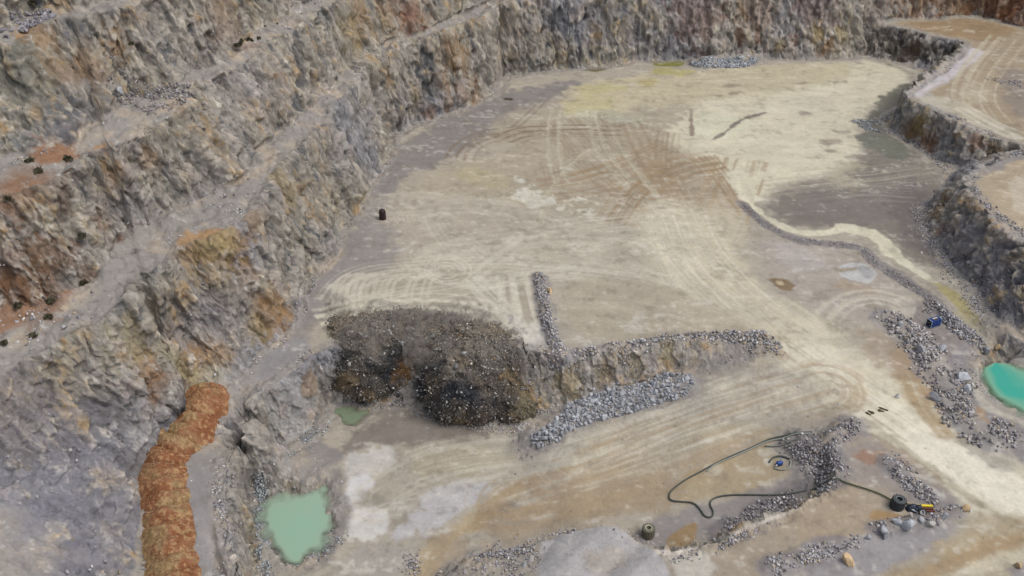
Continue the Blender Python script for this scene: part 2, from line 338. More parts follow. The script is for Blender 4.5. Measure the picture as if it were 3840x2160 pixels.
# green and yellow seepage by the far wall
poly([(1500,160),(1540,158),(1525,175),(1500,184),(1465,178),(1480,165)], (98,88,34), .9, .7, .6, .2)
poly([(1630,152),(1650,140),(1690,142),(1720,150),(1730,165),(1690,170),(1640,165)], (128,128,30), .95, .7, .8, .2)
poly([(1640,165),(1700,172),(1760,178),(1740,195),(1690,190),(1640,185)], (170,160,80), .7, 1.2, 1.4)
poly([(1455,215),(1500,212),(1560,215),(1590,222),(1540,232),(1480,240),(1455,235)], (180,170,114), .7, 1.4, 1.4)
poly([(1400,275),(1450,240),(1520,240),(1560,258),(1530,275),(1450,285)], (184,174,124), .75, 1.3, 1.6)
poly([(1600,205),(1650,195),(1660,210),(1620,220)], (180,165,100), .7, 1, 1)
stroke([(1271,249),(1286,250)], .45, (62,64,42), .95, .2, .15, rough=.15)
stroke([(1480,290),(1520,285),(1560,300),(1600,305)], 2.2, (168,168,142), .5, 1.5, 1.2)
# wheel churned middle
BR = (150,132,104)
tracks([(1560,310),(1600,390),(1640,460),(1690,520)], 9, 5, .2, BR, .5, 11); tracks([(1430,300),(1520,400),(1620,480),(1700,530)], 10, 6, .2, BR, .45, 12)
tracks([(1700,400),(1740,450),(1770,500),(1800,540)], 10, 8, .2, (152,128,92), .55, 13); tracks([(1660,330),(1650,420),(1680,500)], 7, 5, .2, BR, .6, 14)
tracks([(1860,400),(1850,440),(1830,500),(1810,545)], 7, 4, .22, (164,140,104), .5, 15); tracks([(1270,350),(1330,330),(1450,325),(1560,330)], 6, 2.5, .18, (128,108,88), .6, 16)
tracks([(1540,560),(1600,470),(1700,420),(1800,400)], 7, 5, .2, (150,124,86), .6, 19)
tracks([(1370,480),(1450,470),(1560,440),(1700,380)], 7, 4, .2, (150,126,90), .55, 20)
stroke([(1620,360),(1680,430),(1740,500),(1790,540)], 7, (166,148,116), .35, 4, 2, .7, 5)
tracks([(1150,400),(1165,370),(1210,345),(1290,332),(1400,330)], 5, 2, .16, (132,112,90), .6, 17); tracks([(1285,320),(1340,270),(1370,240)], 1, 0, .18, (120,104,92), .7, 18); tracks([(1300,322),(1355,272),(1385,240)], 1, 0, .18, (120,104,92), .7, 18)
PT = (186,180,152)
for k, ln in enumerate(([(1388,275),(1378,330),(1380,400),(1400,460)], [(1412,280),(1405,330),(1407,400),(1430,460)], [(1480,280),(1485,340),(1520,410),(1570,460)], [(1500,280),(1508,340),(1545,410),(1590,455)],
      [(1530,300),(1560,370),(1610,440),(1650,490)], [(1360,560),(1375,480),(1450,400),(1500,370)])):
    stroke(ln, .55, PT, .6, .25, .25, .3, k)
    stroke([(u+3, v) for u, v in ln], .14, BR, .5, .12, .1, .3, k)
tracks([(1350,420),(1370,500),(1450,560)], 3, 3, .15, BR, .4, 22)
for k in range(26):
    rr_ = random.Random(500+k); u0, v0 = rr_.uniform(1100, 1900), rr_.uniform(300, 700); a0 = rr_.uniform(0, 6.28); L0 = rr_.uniform(60, 200); cv = rr_.uniform(-1.6, 1.6)
    pt_ = [(u0+L0*t*math.cos(a0+cv*t), v0+.45*L0*t*math.sin(a0+cv*t)) for t in np.linspace(0, 1.2, 7)]
    tracks(pt_, 1, 0, .11, rr_.choice([BR, (188,178,152), (128,114,96)]), .5, 700+k); tracks([(u+7, v-2) for u, v in pt_], 1, 0, .11, rr_.choice([BR, (188,178,152)]), .45, 800+k)
# whitish chalk speckle across the floor centre
poly([(1290,480),(1360,470),(1470,500),(1540,520),(1500,545),(1400,530),(1320,515)], (200,195,176), .9, .8, 1.2, thr=.02)
poly([(1300,430),(1330,445),(1350,470),(1320,475),(1290,450)], (205,202,186), .8, .6, 1.2, thr=.15)
poly([(1600,540),(1640,500),(1700,540),(1700,640),(1620,640),(1580,600)], (186,178,156), .7, 2, 2.2, thr=0)
poly([(1050,560),(1200,540),(1450,560),(1550,620),(1400,680),(1150,690),(1060,640)], (180,171,152), .6, 3, 3, thr=-.05)
poly([(1150,420),(1260,430),(1290,460),(1240,480),(1170,460)], (172,160,118), .55, 2, 1.6)
# main haul route: cream belt
stroke([(1690,560),(1720,620),(1760,700),(1850,770),(1960,840),(2040,900),(2130,960),(2230,1040),(2330,1110),(2450,1180),(2600,1270)], 7.5, (202,192,162), .85, 2.5, 1.6, .45, 31)
stroke([(1800,560),(1760,640),(1820,730),(1900,800)], 6, (196,184,152), .6, 3, 2, .5, 32)
stroke([(2040,900),(2100,960),(2190,1020),(2300,1100),(2420,1175),(2600,1275)], 3.8, (220,212,188), 1, 1.2, .6, .12, 33)
stroke([(2010,960),(1900,990),(1750,1040),(1600,1100),(1450,1140),(1300,1200),(1180,1280)], 4.0, (207,198,172), .85, 1.6, 1.1, .5, 34)
stroke([(2120,990),(1950,1010),(1800,1060),(1650,1120),(1500,1190),(1380,1240)], 4.2, (202,190,160), .75, 2, 1.3, .6, 35)
stroke([(2000,870),(2060,940),(2180,980),(2280,1010)], 6, (205,196,166), .75, 2.5, 1.6, .4, 36)
stroke([(2270,900),(2300,980),(2330,1040),(2380,1090)], 1.6, (160,132,88), .8, 1, .8, .4, 37)
tracks([(1760,700),(1900,800),(2020,900),(2150,990),(2300,1100)], 8, 5, .14, (178,162,130), .4, 38); tracks([(1700,540),(1730,620),(1800,700),(1900,790)], 6, 6, .12, (214,206,184), .5, 39)
# pale tyre swirl field above the blast
poly([(810,790),(850,720),(960,670),(1150,650),(1330,680),(1350,880),(1250,780),(1000,752)], (160,149,127), .5, 2.5, 2)
LT = (195,188,166)
stroke([(1040,680),(1200,660),(1400,665),(1600,680),(1760,720),(1900,790)], 3.5, (180,170,146), .4, 1.6, 1.2, .6, 41)
tracks([(830,760),(880,700),(960,680),(1100,670),(1250,660),(1400,672),(1600,690),(1800,740),(1950,830)], 5, 2.2, .15, LT, .55, 42, 1.5)
tracks([(810,790),(900,765),(1000,740),(1150,720),(1300,690),(1450,670)], 5, 1.6, .16, LT, .6, 43, 1.5)
tracks([(1180,700),(1250,760),(1310,830),(1330,900)], 6, 2, .2, LT, .65, 44); tracks([(1290,690),(1300,760),(1325,850)], 4, 1.5, .28, LT, .7, 45)
tracks([(800,800),(900,770),(1050,752),(1180,758),(1260,790),(1310,850)], 6, 1.2, .22, (200,192,168), .7, 46)
stroke([(1290,800),(1330,860),(1340,930),(1370,900),(1345,820)], 1.3, (200,196,184), .6, .9, .9)
for cx_, rx_ in ((838,22),(872,24),(905,24),(938,22),(968,24),(1020,24),(1060,20)):
    stroke([(cx_+rx_+18,690),(cx_+rx_-8,700),(cx_+4,720),(cx_,745),(cx_+2,765)], .38, (196,188,166), .75, .2, .15, .3, cx_)
    stroke([(cx_+rx_+36,690),(cx_+rx_+8,702),(cx_+20,722),(cx_+15,745),(cx_+18,765)], .38, (196,188,166), .7, .2, .15, .3, cx_+1)
for k, (rx_, ry_) in enumerate(((14,7),(24,12),(36,20),(46,28),(58,34))):
    th = np.linspace(.3*k, .3*k+5.6, 24); stroke([(1115+k*3+rx_*math.cos(t), 680+ry_*math.sin(t)) for t in th], .17, (206,199,178), .65, .1, .06)
for k in range(6):
    th = np.linspace(2.2, 4.6, 10); stroke([(1040+k*4+(60-k*7)*math.cos(t), 545+(34-k*4)*math.sin(t)) for t in th], .1, (186,178,158), .6, .1, .08)
tracks([(1180,690),(1300,600),(1450,570),(1650,550)], 3, 1.5, .1, (196,190,170), .6, 51); tracks([(1100,560),(1150,620),(1200,660)], 3, 2.5, .1, (190,182,162), .5, 52)
tracks([(1690,560),(1705,640),(1750,720)], 4, 3.5, .1, (204,197,176), .5, 53)
# right middle: pale patches, powder disc, brown puddle
poly([(1900,600),(2000,600),(2120,620),(2230,680),(2330,760),(2300,830),(2150,800),(2000,760),(1920,690)], (166,155,142), .75, 2.5, 2.5)
poly([(1930,600),(2000,610),(2060,650),(2030,690),(1960,660)], (178,168,160), .7, 1.5, 2, thr=-.1)
poly([(2110,672),(2130,660),(2165,660),(2200,678),(2203,700),(2190,713),(2150,708),(2125,700),(2110,690)], (184,183,178), .95, .25, .4)
poly([(2155,668),(2185,668),(2200,690),(2190,708),(2165,690)], (162,161,157), .8, .2, .3)
stroke([(2112,680),(2150,676)], .45, (150,134,104), .8, .3, .5)
poly([(1930,697),(1960,698),(1990,700),(2000,718),(1990,735),(1960,728),(1945,715)], (132,108,74), .9, .35, .4)
poly([(1945,703),(1975,704),(1972,718),(1955,716)], (196,178,134), .95, .3, .3, .4)
poly([(2180,760),(2230,755),(2240,775),(2200,785)], (140,130,112), .7, 1, 1.2); poly([(2100,700),(2180,715),(2200,740),(2120,725)], (170,146,114), .5, 1.5, 1.5)
tracks([(2080,800),(2120,760),(2200,740),(2290,770),(2340,810)], 4, 1, .14, (190,180,158), .6, 55)
poly([(2180,820),(2260,850),(2310,900),(2290,960),(2180,900),(2150,860)], (158,138,114), .6, 2, 1.8, thr=-.2)
poly([(2330,740),(2400,800),(2500,900),(2450,950),(2380,900),(2300,830),(2260,790)], (128,120,116), .8, 1.5, 1.5)
for k in range(10):
    u = 2230+k*7; stroke([(u+10,780-k),(u,800)], .12, (196,186,164), .6, .12, .1)
# light island around windrow box
poly([(1400,710),(1600,690),(1850,780),(1920,840),(1700,845),(1450,870)], (168,156,132), .8, 1.2, 1)
poly([(1480,800),(1650,780),(1690,810),(1600,840),(1500,830)], (190,182,166), .55, 1.5, 1.8, thr=.1)
stroke([(1450,740),(1600,750),(1750,790),(1880,830)], 4, (182,172,150), .5, 1.5, 1.5, .8, 57, thr=.3)
# slope between the upper floor and the ramp
poly([(1380,905),(1700,862),(1850,852),(1960,870),(1950,895),(1750,945),(1600,965),(1430,1010),(1330,1050),(1345,960)], (134,124,108), .9, .8, .8)
stroke([(1400,985),(1480,960),(1560,950),(1640,930),(1700,925)], 1.2, (152,122,72), .75, .8, 1.1, .5, 58); stroke([(1860,868),(1930,878),(1960,895)], 1, (160,132,96), .6, .8, .8)
poly([(1640,890),(1760,880),(1900,870),(1940,880),(1800,915),(1680,930)], (122,116,112), .7, 1, 1)
poly([(1720,935),(1800,925),(1850,935),(1790,950),(1740,950)], (110,102,94), .7, 1, 1)
# ---- lower floor
poly([(640,1150),(810,1060),(830,1010),(1300,1060),(1340,1140),(1600,970),(1750,945),(1960,895),(2120,1045),(2000,1100),(2090,1200),(1860,1320),(1600,1370),(1430,1330),(1180,1400),(1100,1500),(640,1500)], (166,156,137), .85, .6, .6)
poly([(960,1030),(1100,1050),(1240,1085),(1200,1110),(1050,1110),(930,1120),(880,1150),(850,1130),(900,1080)], (124,114,104), .85, 1.3, 1.6)
poly([(1000,1150),(1150,1120),(1330,1120),(1400,1130),(1250,1190),(1080,1210)], (164,152,124), .8, 1.4, 1.6)
poly([(870,1150),(930,1120),(1000,1130),(1010,1165),(960,1185),(880,1200),(865,1175)], (188,183,174), .85, .9, 1.6, thr=-.25)
poly([(862,1225),(910,1200),(950,1205),(920,1245),(870,1265),(850,1285),(835,1290)], (200,198,196), .9, .6, 1.1)
poly([(880,1290),(960,1275),(1010,1265),(1000,1300),(950,1340),(910,1365),(875,1350),(865,1310)], (200,196,188), .9, .9, 1.5, thr=-.3)
poly([(900,1235),(960,1225),(970,1265),(920,1270)], (140,132,112), .6, 1, 1.2)
poly([(1080,1240),(1150,1205),(1260,1215),(1200,1260),(1130,1310),(1060,1350),(980,1370),(1000,1330),(1040,1280)], (182,179,178), .85, .9, 1.3, thr=-.35)
stroke([(1400,1195),(1330,1215),(1280,1250),(1200,1300),(1140,1345),(1080,1400),(1060,1449)], 1.5, (170,146,100), .85, 1, .9, .4, 60)
stroke([(1330,1225),(1340,1260),(1280,1290),(1230,1310)], 1.6, (156,130,90), .75, 1.0, 1.2)
poly([(1270,1255),(1340,1250),(1330,1285),(1260,1300)], (130,124,112), .7, 1, 1)
poly([(1400,1200),(1560,1180),(1700,1180),(1760,1270),(1600,1310),(1420,1330),(1280,1360),(1200,1380),(1260,1300),(1350,1260)], (163,142,108), .8, 1.6, 1.6)
poly([(1230,1310),(1330,1300),(1420,1300),(1500,1310),(1430,1330),(1320,1360),(1220,1390)], (154,144,128), .7, 1.3, 1.3)
poly([(1330,1295),(1390,1290),(1385,1310),(1340,1312)], (196,186,164), .7, .6, .8); poly([(1300,1250),(1390,1240),(1370,1260),(1300,1275)], (186,178,160), .6, .8, 1, thr=0)
poly([(1480,1090),(1750,1060),(2000,1060),(1990,1090),(1760,1150),(1700,1220),(1500,1210),(1420,1190)], (176,160,124), .6, 2, 1.6)
poly([(1700,1230),(1760,1170),(1900,1110),(2010,1100),(1990,1190),(1880,1240),(1760,1260)], (168,148,108), .75, 1.6, 1.3)
for (u, v, r) in ((1830,1100,.8),(1790,1180,.9),(1920,1140,.7),(1950,1130,.9),(1975,1150,1.1),(1785,1110,.8),(1930,1160,.5),(1880,1090,.8),(1700,1090,.7)):
    poly([(u-22*r,v-6*r),(u+5,v-11*r),(u+24*r,v-3*r),(u+12*r,v+9*r),(u-10*r,v+8*r)], (200,194,172), .8, .4, .6)
poly([(1640,1300),(1760,1270),(1900,1240),(2010,1190),(2080,1210),(1950,1280),(1860,1325),(1720,1370),(1600,1365),(1560,1330)], (138,131,128), .85, 1, .9)
poly([(1668,1370),(1700,1335),(1750,1310),(1757,1320),(1750,1365),(1700,1382)], (152,124,80), .95, .3, .25)
poly([(640,1160),(700,1130),(800,1090),(860,1140),(850,1180),(760,1190),(680,1190),(655,1230)], (128,122,118), .8, 1, 1.2)
poly([(720,1190),(800,1175),(800,1205),(750,1215)], (104,98,98), .7, .8, .8); stroke([(845,1190),(852,1260),(862,1320),(835,1390),(780,1430)], .9, (112,106,102), .75, .8, .8)
poly([(1090,1360),(1180,1330),(1200,1380),(1120,1449),(1060,1449)], (158,138,108), .7, 1.3, 1.3); poly([(860,1380),(1000,1370),(1060,1400),(980,1460),(840,1470)], (164,156,144), .8, 1.4, 1.2)
tracks([(1400,1130),(1250,1170),(1100,1190),(980,1230)], 4, 3.0, .12, (186,180,160), .3, 61); tracks([(2000,990),(1800,1040),(1600,1110),(1400,1180),(1250,1240)], 5, 3, .10, (218,210,188), .3, 62)
tracks([(1950,1000),(1750,1080),(1550,1170),(1400,1230)], 3, 3, .10, (170,148,112), .25, 63)
# blocky right foreground tongue
poly([(1340,1500),(1350,1380),(1430,1330),(1558,1326),(1600,1370),(1658,1384),(1700,1480),(1690,1520)], (176,171,168), .95, .5, .5)
poly([(1430,1400),(1560,1360),(1590,1400),(1480,1449)], (166,150,126), .5, 1.2, 1.2)
poly([(1690,1385),(1867,1328),(2017,1268),(2094,1208),(2100,1133),(2140,1062),(2250,1110),(2400,1230),(2410,1300),(2200,1350),(1950,1420),(1850,1500),(1690,1500)], (161,146,124), .95, .5, .5)
poly([(2100,1120),(2200,1100),(2330,1190),(2400,1260),(2300,1270),(2220,1240),(2120,1200)], (146,136,126), .8, 1.5, 1.4)
poly([(1700,1460),(1690,1395),(1750,1380),(1800,1400),(1760,1449)], (196,190,176), .7, .7, .9)
stroke([(1660,1386),(1720,1380),(1867,1332),(2017,1272),(2092,1214)], .5, (206,194,178), .95, .25, .4)
poly([(2080,1220),(2180,1230),(2200,1320),(2080,1360),(1980,1350),(1960,1290)], (168,148,118), .6, 1.5, 1.3)
poly([(2190,1285),(2260,1280),(2290,1300),(2230,1325),(2200,1315)], (160,124,66), .8, .7, .7); poly([(2330,1270),(2390,1275),(2400,1295),(2350,1310),(2320,1300)], (158,124,74), .85, .5, .6)
poly([(2150,1140),(2200,1130),(2280,1180),(2270,1200),(2200,1160)], (150,108,78), .7, .6, 1.4, thr=.12); poly([(2220,1120),(2290,1150),(2310,1175),(2270,1170)], (146,102,70), .7, .6, 1.4, thr=.1)
poly([(2330,1200),(2390,1230),(2430,1280),(2400,1300),(2340,1240)], (138,132,128), .7, 1, .8)
poly([(2180,1350),(2240,1330),(2400,1310),(2470,1340),(2350,1390),(2200,1449),(2100,1500),(1980,1500),(2080,1390)], (146,141,140), .9, .8, .8)
poly([(2440,1280),(2600,1290),(2600,1500),(2250,1500),(2350,1400)], (172,158,128), .85, 1.3, 1)
stroke([(2260,1470),(2380,1420),(2480,1380),(2600,1340)], 1.2, (160,130,84), .7, .9, .8, .3, 64); stroke([(2350,1480),(2480,1420),(2600,1390)], .8, (200,190,160), .7, .6, .6, .3, 65)
stroke([(2230,1460),(2330,1400),(2440,1350),(2600,1310)], .8, (166,146,108), .6, .7, .7, .3, 66)
poly([(2540,1440),(2600,1410),(2600,1500),(2520,1500)], (140,136,138), .8, .8, .8)
stroke([(2180,1060),(2280,1130),(2380,1210),(2500,1290),(2600,1350)], .7, (150,138,110), .6, .5, .5)
stroke([(2060,960),(1900,1005),(1750,1060),(1600,1115),(1450,1160)], 5, (214,205,180), .6, 2, 1.2, .9, 91, thr=.1, sfreq=2.2)
stroke([(2080,985),(1900,1040),(1700,1110),(1500,1200),(1300,1260)], 6, (168,144,106), .55, 2, 1.2, .95, 92, thr=.15, sfreq=1.8)
stroke([(1380,1130),(1200,1150),(1050,1190),(950,1250)], 5, (192,184,164), .5, 2, 1.2, .95, 93, thr=.15, sfreq=2.0)
# around the pond
poly([(2440,1060),(2500,1100),(2600,1200),(2600,1060),(2500,1040),(2460,1000),(2430,930),(2480,895),(2600,880),(2500,850),(2400,870),(2380,960)], (136,130,130), .85, 1, 1)
stroke([(2600,903),(2505,908),(2460,938),(2460,990),(2498,1036),(2576,1064)], .7, (186,180,160), .7, .5, .6)
poly([(2430,1020),(2470,1030),(2500,1070),(2460,1060)], (160,124,70), .7, .8, .8); poly([(2340,950),(2380,960),(2370,1000),(2340,980)], (164,140,104), .7, 1, 1)
stroke([(2310,890),(2345,960),(2370,1030)], 1.2, (160,118,72), .7, .8, .8)
poly([(2380,1040),(2450,1070),(2560,1180),(2500,1180),(2400,1110)], (156,148,134), .7, 1.2, 1)
# platforms
poly([(2210,57),(2420,36),(2600,70),(2700,100),(2700,420),(2576,372),(2384,293),(2264,240),(2350,183),(2437,117),(2320,88)], (160,142,112), .95, .6, .6)
poly([(2260,62),(2420,45),(2560,70),(2500,110),(2400,90)], (152,122,80), .7, 2, 1.5)
stroke([(2440,130),(2400,160),(2350,195),(2300,235)], 2.6, (192,184,184), .9, 1.2, .9); stroke([(2210,60),(2300,85),(2420,112)], .9, (168,156,138), .7, .8, .6)
poly([(2300,235),(2400,240),(2500,300),(2600,360),(2540,350),(2400,295),(2310,262)], (186,178,156), .7, 1.3, 1.3)
poly([(2500,180),(2560,170),(2600,200),(2600,320),(2540,270)], (138,126,116), .7, 2, 1.5); poly([(2420,200),(2480,210),(2500,260),(2420,260)], (184,172,142), .6, 2, 1.5)
tracks([(2550,100),(2480,180),(2450,250),(2500,310)], 6, 4, .2, (186,174,144), .5, 67); tracks([(2420,270),(2500,320),(2600,360)], 4, 2, .18, (200,190,166), .6, 68)
poly([(2425,440),(2490,410),(2600,378),(2750,420),(2750,740),(2576,612),(2500,550),(2440,490)], (170,152,122), .95, .5, .6)
stroke([(2430,450),(2480,425),(2560,395)], 1.3, (130,126,126), .8, .6, .8); stroke([(2430,480),(2480,525),(2540,575),(2600,620)], 1.3, (134,128,126), .8, .7, .8)
poly([(2540,440),(2600,450),(2600,540),(2550,530)], (190,178,154), .7, 1, 1)
# left bench floor and berm strip
poly([(352,1700),(366,1449),(346,1180),(455,1035),(560,978),(650,890),(740,840),(800,890),(650,1010),(590,1120),(582,1250),(600,1449),(620,1700)], (142,138,136), .9, .6, .8)
poly([(520,1300),(580,1250),(590,1400),(540,1449)], (158,150,144), .5, 1, 1)
for ln_, w_ in ((WIND1, 1.2), (WIND2, 1.1), (WIND3, 2.3), (STOCK, 2.4)): stroke(ln_, w_, (138,134,132), .75, .4, .7)
stroke([(2250,815),(2320,860),(2360,930)], 2.0, (168,158,144), .6, .8, 1)
stroke([(2005,1105),(2050,1140),(2090,1190)], 2.6, (122,117,118), .8, .8, .9); stroke([(2060,1130),(2110,1085),(2145,1060)], 2.2, (134,128,128), .8, .8, .9)
stroke([(2085,1215),(2000,1250),(1900,1295),(1800,1340)], 1.6, (112,106,106), .8, .6, .7); stroke([(2240,1165),(2290,1215),(2350,1255)], 1.4, (140,134,132), .8, .5, .6)
stroke([(2210,1330),(2290,1312),(2370,1298),(2410,1280)], 1.2, (138,132,130), .75, .5, .7); stroke([(1940,1425),(2010,1405),(2100,1372)], 1.4, (136,130,130), .8, .5, .7)
stroke([(1870,512),(1920,562),(1990,603),(2080,612),(2160,618),(2195,655),(2280,708),(2335,745),(2385,795)], 1.2, (124,118,118), .75, .4, .6)
stroke([(1100,640),(1300,600),(1500,600),(1700,640)], 6, (190,182,160), .5, 3, 2, .95, 95, thr=.1, sfreq=1.2)
stroke([(1200,720),(1240,770),(1290,830)], 3, (198,192,172), .5, 2, 1, .8, 96, thr=0)
stroke([(1400,600),(1600,560),(1800,560)], 7, (184,174,148), .5, 3, 2, .95, 97, thr=.1, sfreq=1.3)
stroke([(1000,520),(1200,500),(1400,560)], 6, (186,178,158), .45, 3, 2, .95, 98, thr=.15, sfreq=1.4)
# creek
stroke(CREEK[:11], .62, (208,200,168), .97, .25, .45, rough=.3); stroke(CREEK[5:9], 1.25, (208,200,168), .97, .4, .6, rough=.3)
stroke([(1855,440),(1868,470),(1885,500)], 1.9, (206,198,166), .95, .6, .5, rough=.3); stroke([(1868,470),(1920,440),(1990,420)], 1.3, (206,198,164), .9, .8, .7, rough=.35)
stroke(CREEK[10:], .7, (166,154,92), .9, .4, .6, rough=.4); stroke(CREEK[12:], .5, (128,112,52), .7, .5, .6)
stroke([(2420,800),(2450,840),(2490,870)], 1.4, (172,160,112), .8, .6, .7)
poly([(1345,1500),(1362,1385),(1432,1336),(1556,1332),(1598,1368),(1652,1386),(1694,1475),(1690,1520)], (170,166,163), .92, .6, .7); poly([(1460,1400),(1540,1370),(1590,1410),(1500,1449)], (174,160,138), .5, .8, 1)
lum = C[..., :3] @ np.array([.25, .6, .15], np.float32)
M1 = fbm(GX/3.0, GY/2.2, s=801, n=4, g=.65); M2 = fbm(GX/.8, GY/.8, s=811, n=3, g=.6); M3 = fbm(GX/5, GY/1.2, s=821, n=4, g=.65)
C[..., :3] += (lum[..., None]-C[..., :3])*.18; C[..., :3] *= np.array([.99, .995, 1.01], np.float32)
C[..., :3] *= (1+.10*M1+.07*M2+.08*M3)[..., None]
fl_ = sstep(.36, .62, M2*.6+M3*.7)*.35; C[..., :3] += (K((206,202,190))-C[..., :3])*fl_[..., None]
dk_ = sstep(.32, .6, -M2*.6-M1*.7)*.22; C[..., :3] += (K((116,104,90))-C[..., :3])*dk_[..., None]
C[..., :3] = np.clip(C[..., :3], .01, .85)
# ---------------------------------------------------------------- terrain mesh: a fan of radial rows, denser where the ground is steep
gyr, gxr = np.gradient(Z, H)
def blur(A, n):
    for _ in range(n):
        P = np.pad(A, 1, mode='edge'); A = (P[:-2, 1:-1]+P[2:, 1:-1]+P[1:-1, :-2]+P[1:-1, 2:]+P[1:-1, 1:-1]*2)/6
    return A
GXs, GYs = blur(gxr, 3), blur(gyr, 3); SLP = np.hypot(GXs, GYs)
SLOPE = blur(SLP, 2); WIDE = blur(SLP, 26)
NA, NR = 1380, 1120
az = np.radians(np.concatenate([np.linspace(-180, -46, 30)[:-1], np.linspace(-46, 44, NA), np.linspace(44, 180, 30)[1:]]))
rs = np.arange(46.0, 262.0, .3)
RX = np.sin(az)[:, None]*rs; RY = np.cos(az)[:, None]*rs; RZ = zat(RX, RY)
dd = np.sqrt(.09+np.diff(RZ, axis=1)**2)/rs[:-1]
# even out neighbouring columns
k = np.ones(9)/9; dd = np.apply_along_axis(lambda c: np.convolve(np.pad(c, 4, mode='edge'), k, 'valid'), 0, dd)
cum = np.concatenate([np.zeros((len(az), 1)), np.cumsum(dd, 1)], 1); cum /= cum[:, -1:]
q = np.linspace(0, 1, NR)
RAD = np.stack([np.interp(q, c, rs) for c in cum])
RAD = np.concatenate([np.tile(np.array([2., 15, 30, 40]), (len(az), 1)), RAD, np.tile(np.array([275., 300, 380, 550, 900, 1600, 3000]), (len(az), 1))], 1)
VX = (np.sin(az)[:, None]*RAD).ravel(); VY = (np.cos(az)[:, None]*RAD).ravel(); nrow = RAD.shape[1]
VZ = zat(VX, VY); fx = (VX-X0)/H; fy = (VY-Y0)/H
gx = bil(GXs, fx, fy); gy = bil(GYs, fx, fy); s = bil(SLOPE, fx, fy); wd = bil(WIDE, fx, fy)
st = sstep(.35, 1.0, s).astype(np.float32); MNDm = (VX > -2) & (VX < 16) & (VY < 76) & (VY > 50); st[MNDm] = 0                     # cliff
nl = np.sqrt(gx*gx+gy*gy+1); nxv, nyv, nzv = -gx/nl, -gy/nl, 1/nl
cl = np.where(st > .01)[0]; px, py, pz = VX[cl], VY[cl], VZ[cl]
lean = .35*np.clip(-px/60+.2, 0, 1)                              # bedding leans on the left walls
sx = px+pz*lean; sy = py-pz*lean*.4
big = fbm(sx/7, sy/7, pz/16, s=1, n=2)*1.5
far_ = sstep(-30, -5, px)*sstep(150, 175, py)
rib = (1-np.abs(fbm(sx/2.6, sy/2.6, pz/11, s=31, n=2))*2)*.7+far_*(.5-np.abs(fbm(px/1.15, py/2, pz/9, s=33, n=2))*1.6)*.55
f1, r1 = facets(sx/1.9, sy/1.9, pz/3.4, 200); f2, r2 = facets(sx/.75, sy/.75, pz/1.1, 300)
f3, r3 = facets(sx/.34, sy/.34, pz/.42, 350)
fine = f3*.15+fbm(sx/.45, sy/.45, pz/.6, s=41, n=2)*.14
disp = np.zeros_like(VX, dtype=np.float32); disp[cl] = st[cl]*np.where(pz < 1.5, .5, 1)*(1.6*np.tanh((big+rib)/1.6)+f1*.75+f2*.34+fine)
rub = sstep(.13, .5, wd)*(1-st)*sstep(3000, 250, np.hypot(VX, VY)*1.0)   # loose scree near the walls
fl = np.where(np.hypot(VX, VY) < 270)[0]; a1, a2 = VX[fl], VY[fl]
ff = fbm(a1/.8, a2/.8, s=51, n=3)
up = np.zeros_like(disp); up[fl] = np.where(MNDm[fl], .25, 1)*(1-st[fl])*(.035*ff+rub[fl]*(.16*ff+.10*vn(a1/.35, a2/.35, s=57)+.3*fbm(a1/2.5, a2/2.5, s=58, n=2)))
VX2 = VX+nxv*disp; VY2 = VY+nyv*disp; VZ2 = VZ+nzv*disp*.8+up

# ---- colours
CR = np.zeros((len(VX), 4), np.float32)
inr = (VX > PX0) & (VX < PX0+PNX*PH-.3) & (VY > PY0) & (VY < PY0+PNY*PH-.3)
pc = bil(C, (VX-PX0)/PH, (VY-PY0)/PH); CR[:] = np.where(inr[:, None], pc, np.array([*lin((142,136,130)), .95]))
n_lo = fbm(VX/14, VY/14, VZ/14, s=401, n=3); n_md = fbm(VX/3.2, VY/3.2, VZ/4, s=411, n=3); n_hi = fbm(VX/.7, VY/.7, VZ/.9, s=421, n=3, g=.7)
vst = fbm((VX+VZ*.3)/1.1, VY/1.1, VZ/7, s=431, n=3, g=.6)
fr = np.zeros(len(VX), np.float32); fr[cl] = (r1-.5)*.75+(r2-.5)*.65+(r3-.5)*.45
n_md = n_md*.75+fr*.55; n_hi = n_hi*.8+fr*.4; vst = vst*.75+fr*.45
def lerp(a, col, m): return a+(lin(col).astype(np.float32)-a)*np.clip(m, 0, 1).astype(np.float32)[:, None]
R = np.tile(lin((166,159,151)).astype(np.float32), (len(VX), 1))
leftd = sstep(40, -30, VX).astype(np.float32)
R = lerp(R, (163,156,144), sstep(-.1, .5, n_lo)*.8)
R = lerp(R, (146,146,152), sstep(.1, .5, -n_lo)*.7)
R = lerp(R, (168,150,142), sstep(.1, .6, n_md)*.4)
R = lerp(R, (172,158,130), sstep(.2, .7, n_md*.6+vst*.7+n_lo*.4)*.7)
R = lerp(R, (160,130,92), sstep(.5, .85, n_md*.8+vst*.5+n_lo*.45)*.75)
R = lerp(R, (116,118,122), sstep(.25, .6, -vst*.9-n_md*.35)*.8)
R = lerp(R, (196,190,180), sstep(.25, .65, n_hi*.8+vst*.4)*.6)
R = lerp(R, (124,114,104), sstep(.3, .75, -n_hi*.9+n_md*.2)*.6)
fc = np.zeros(len(VX), np.float32); fc[cl] = (r2-.5)*.34+(r1-.5)*.25+(r3-.5)*.3
R = R*(1+fc[:, None])*np.array([1.0, 1.01, 1.015], np.float32)
dl = np.abs(((VX+VY*.25)/2.3+fbm(VX/9, VY/9, VZ/12, s=451, n=2)*1.2) % 1-.5)
dm = sstep(.08, .02, dl)*sstep(.0, .35, fbm(VX/3, VY/3, VZ/3.5, s=461, n=2))*sstep(140, 165, VY)*(VX > -40)
R = lerp(R, (196,190,184), dm*.7)
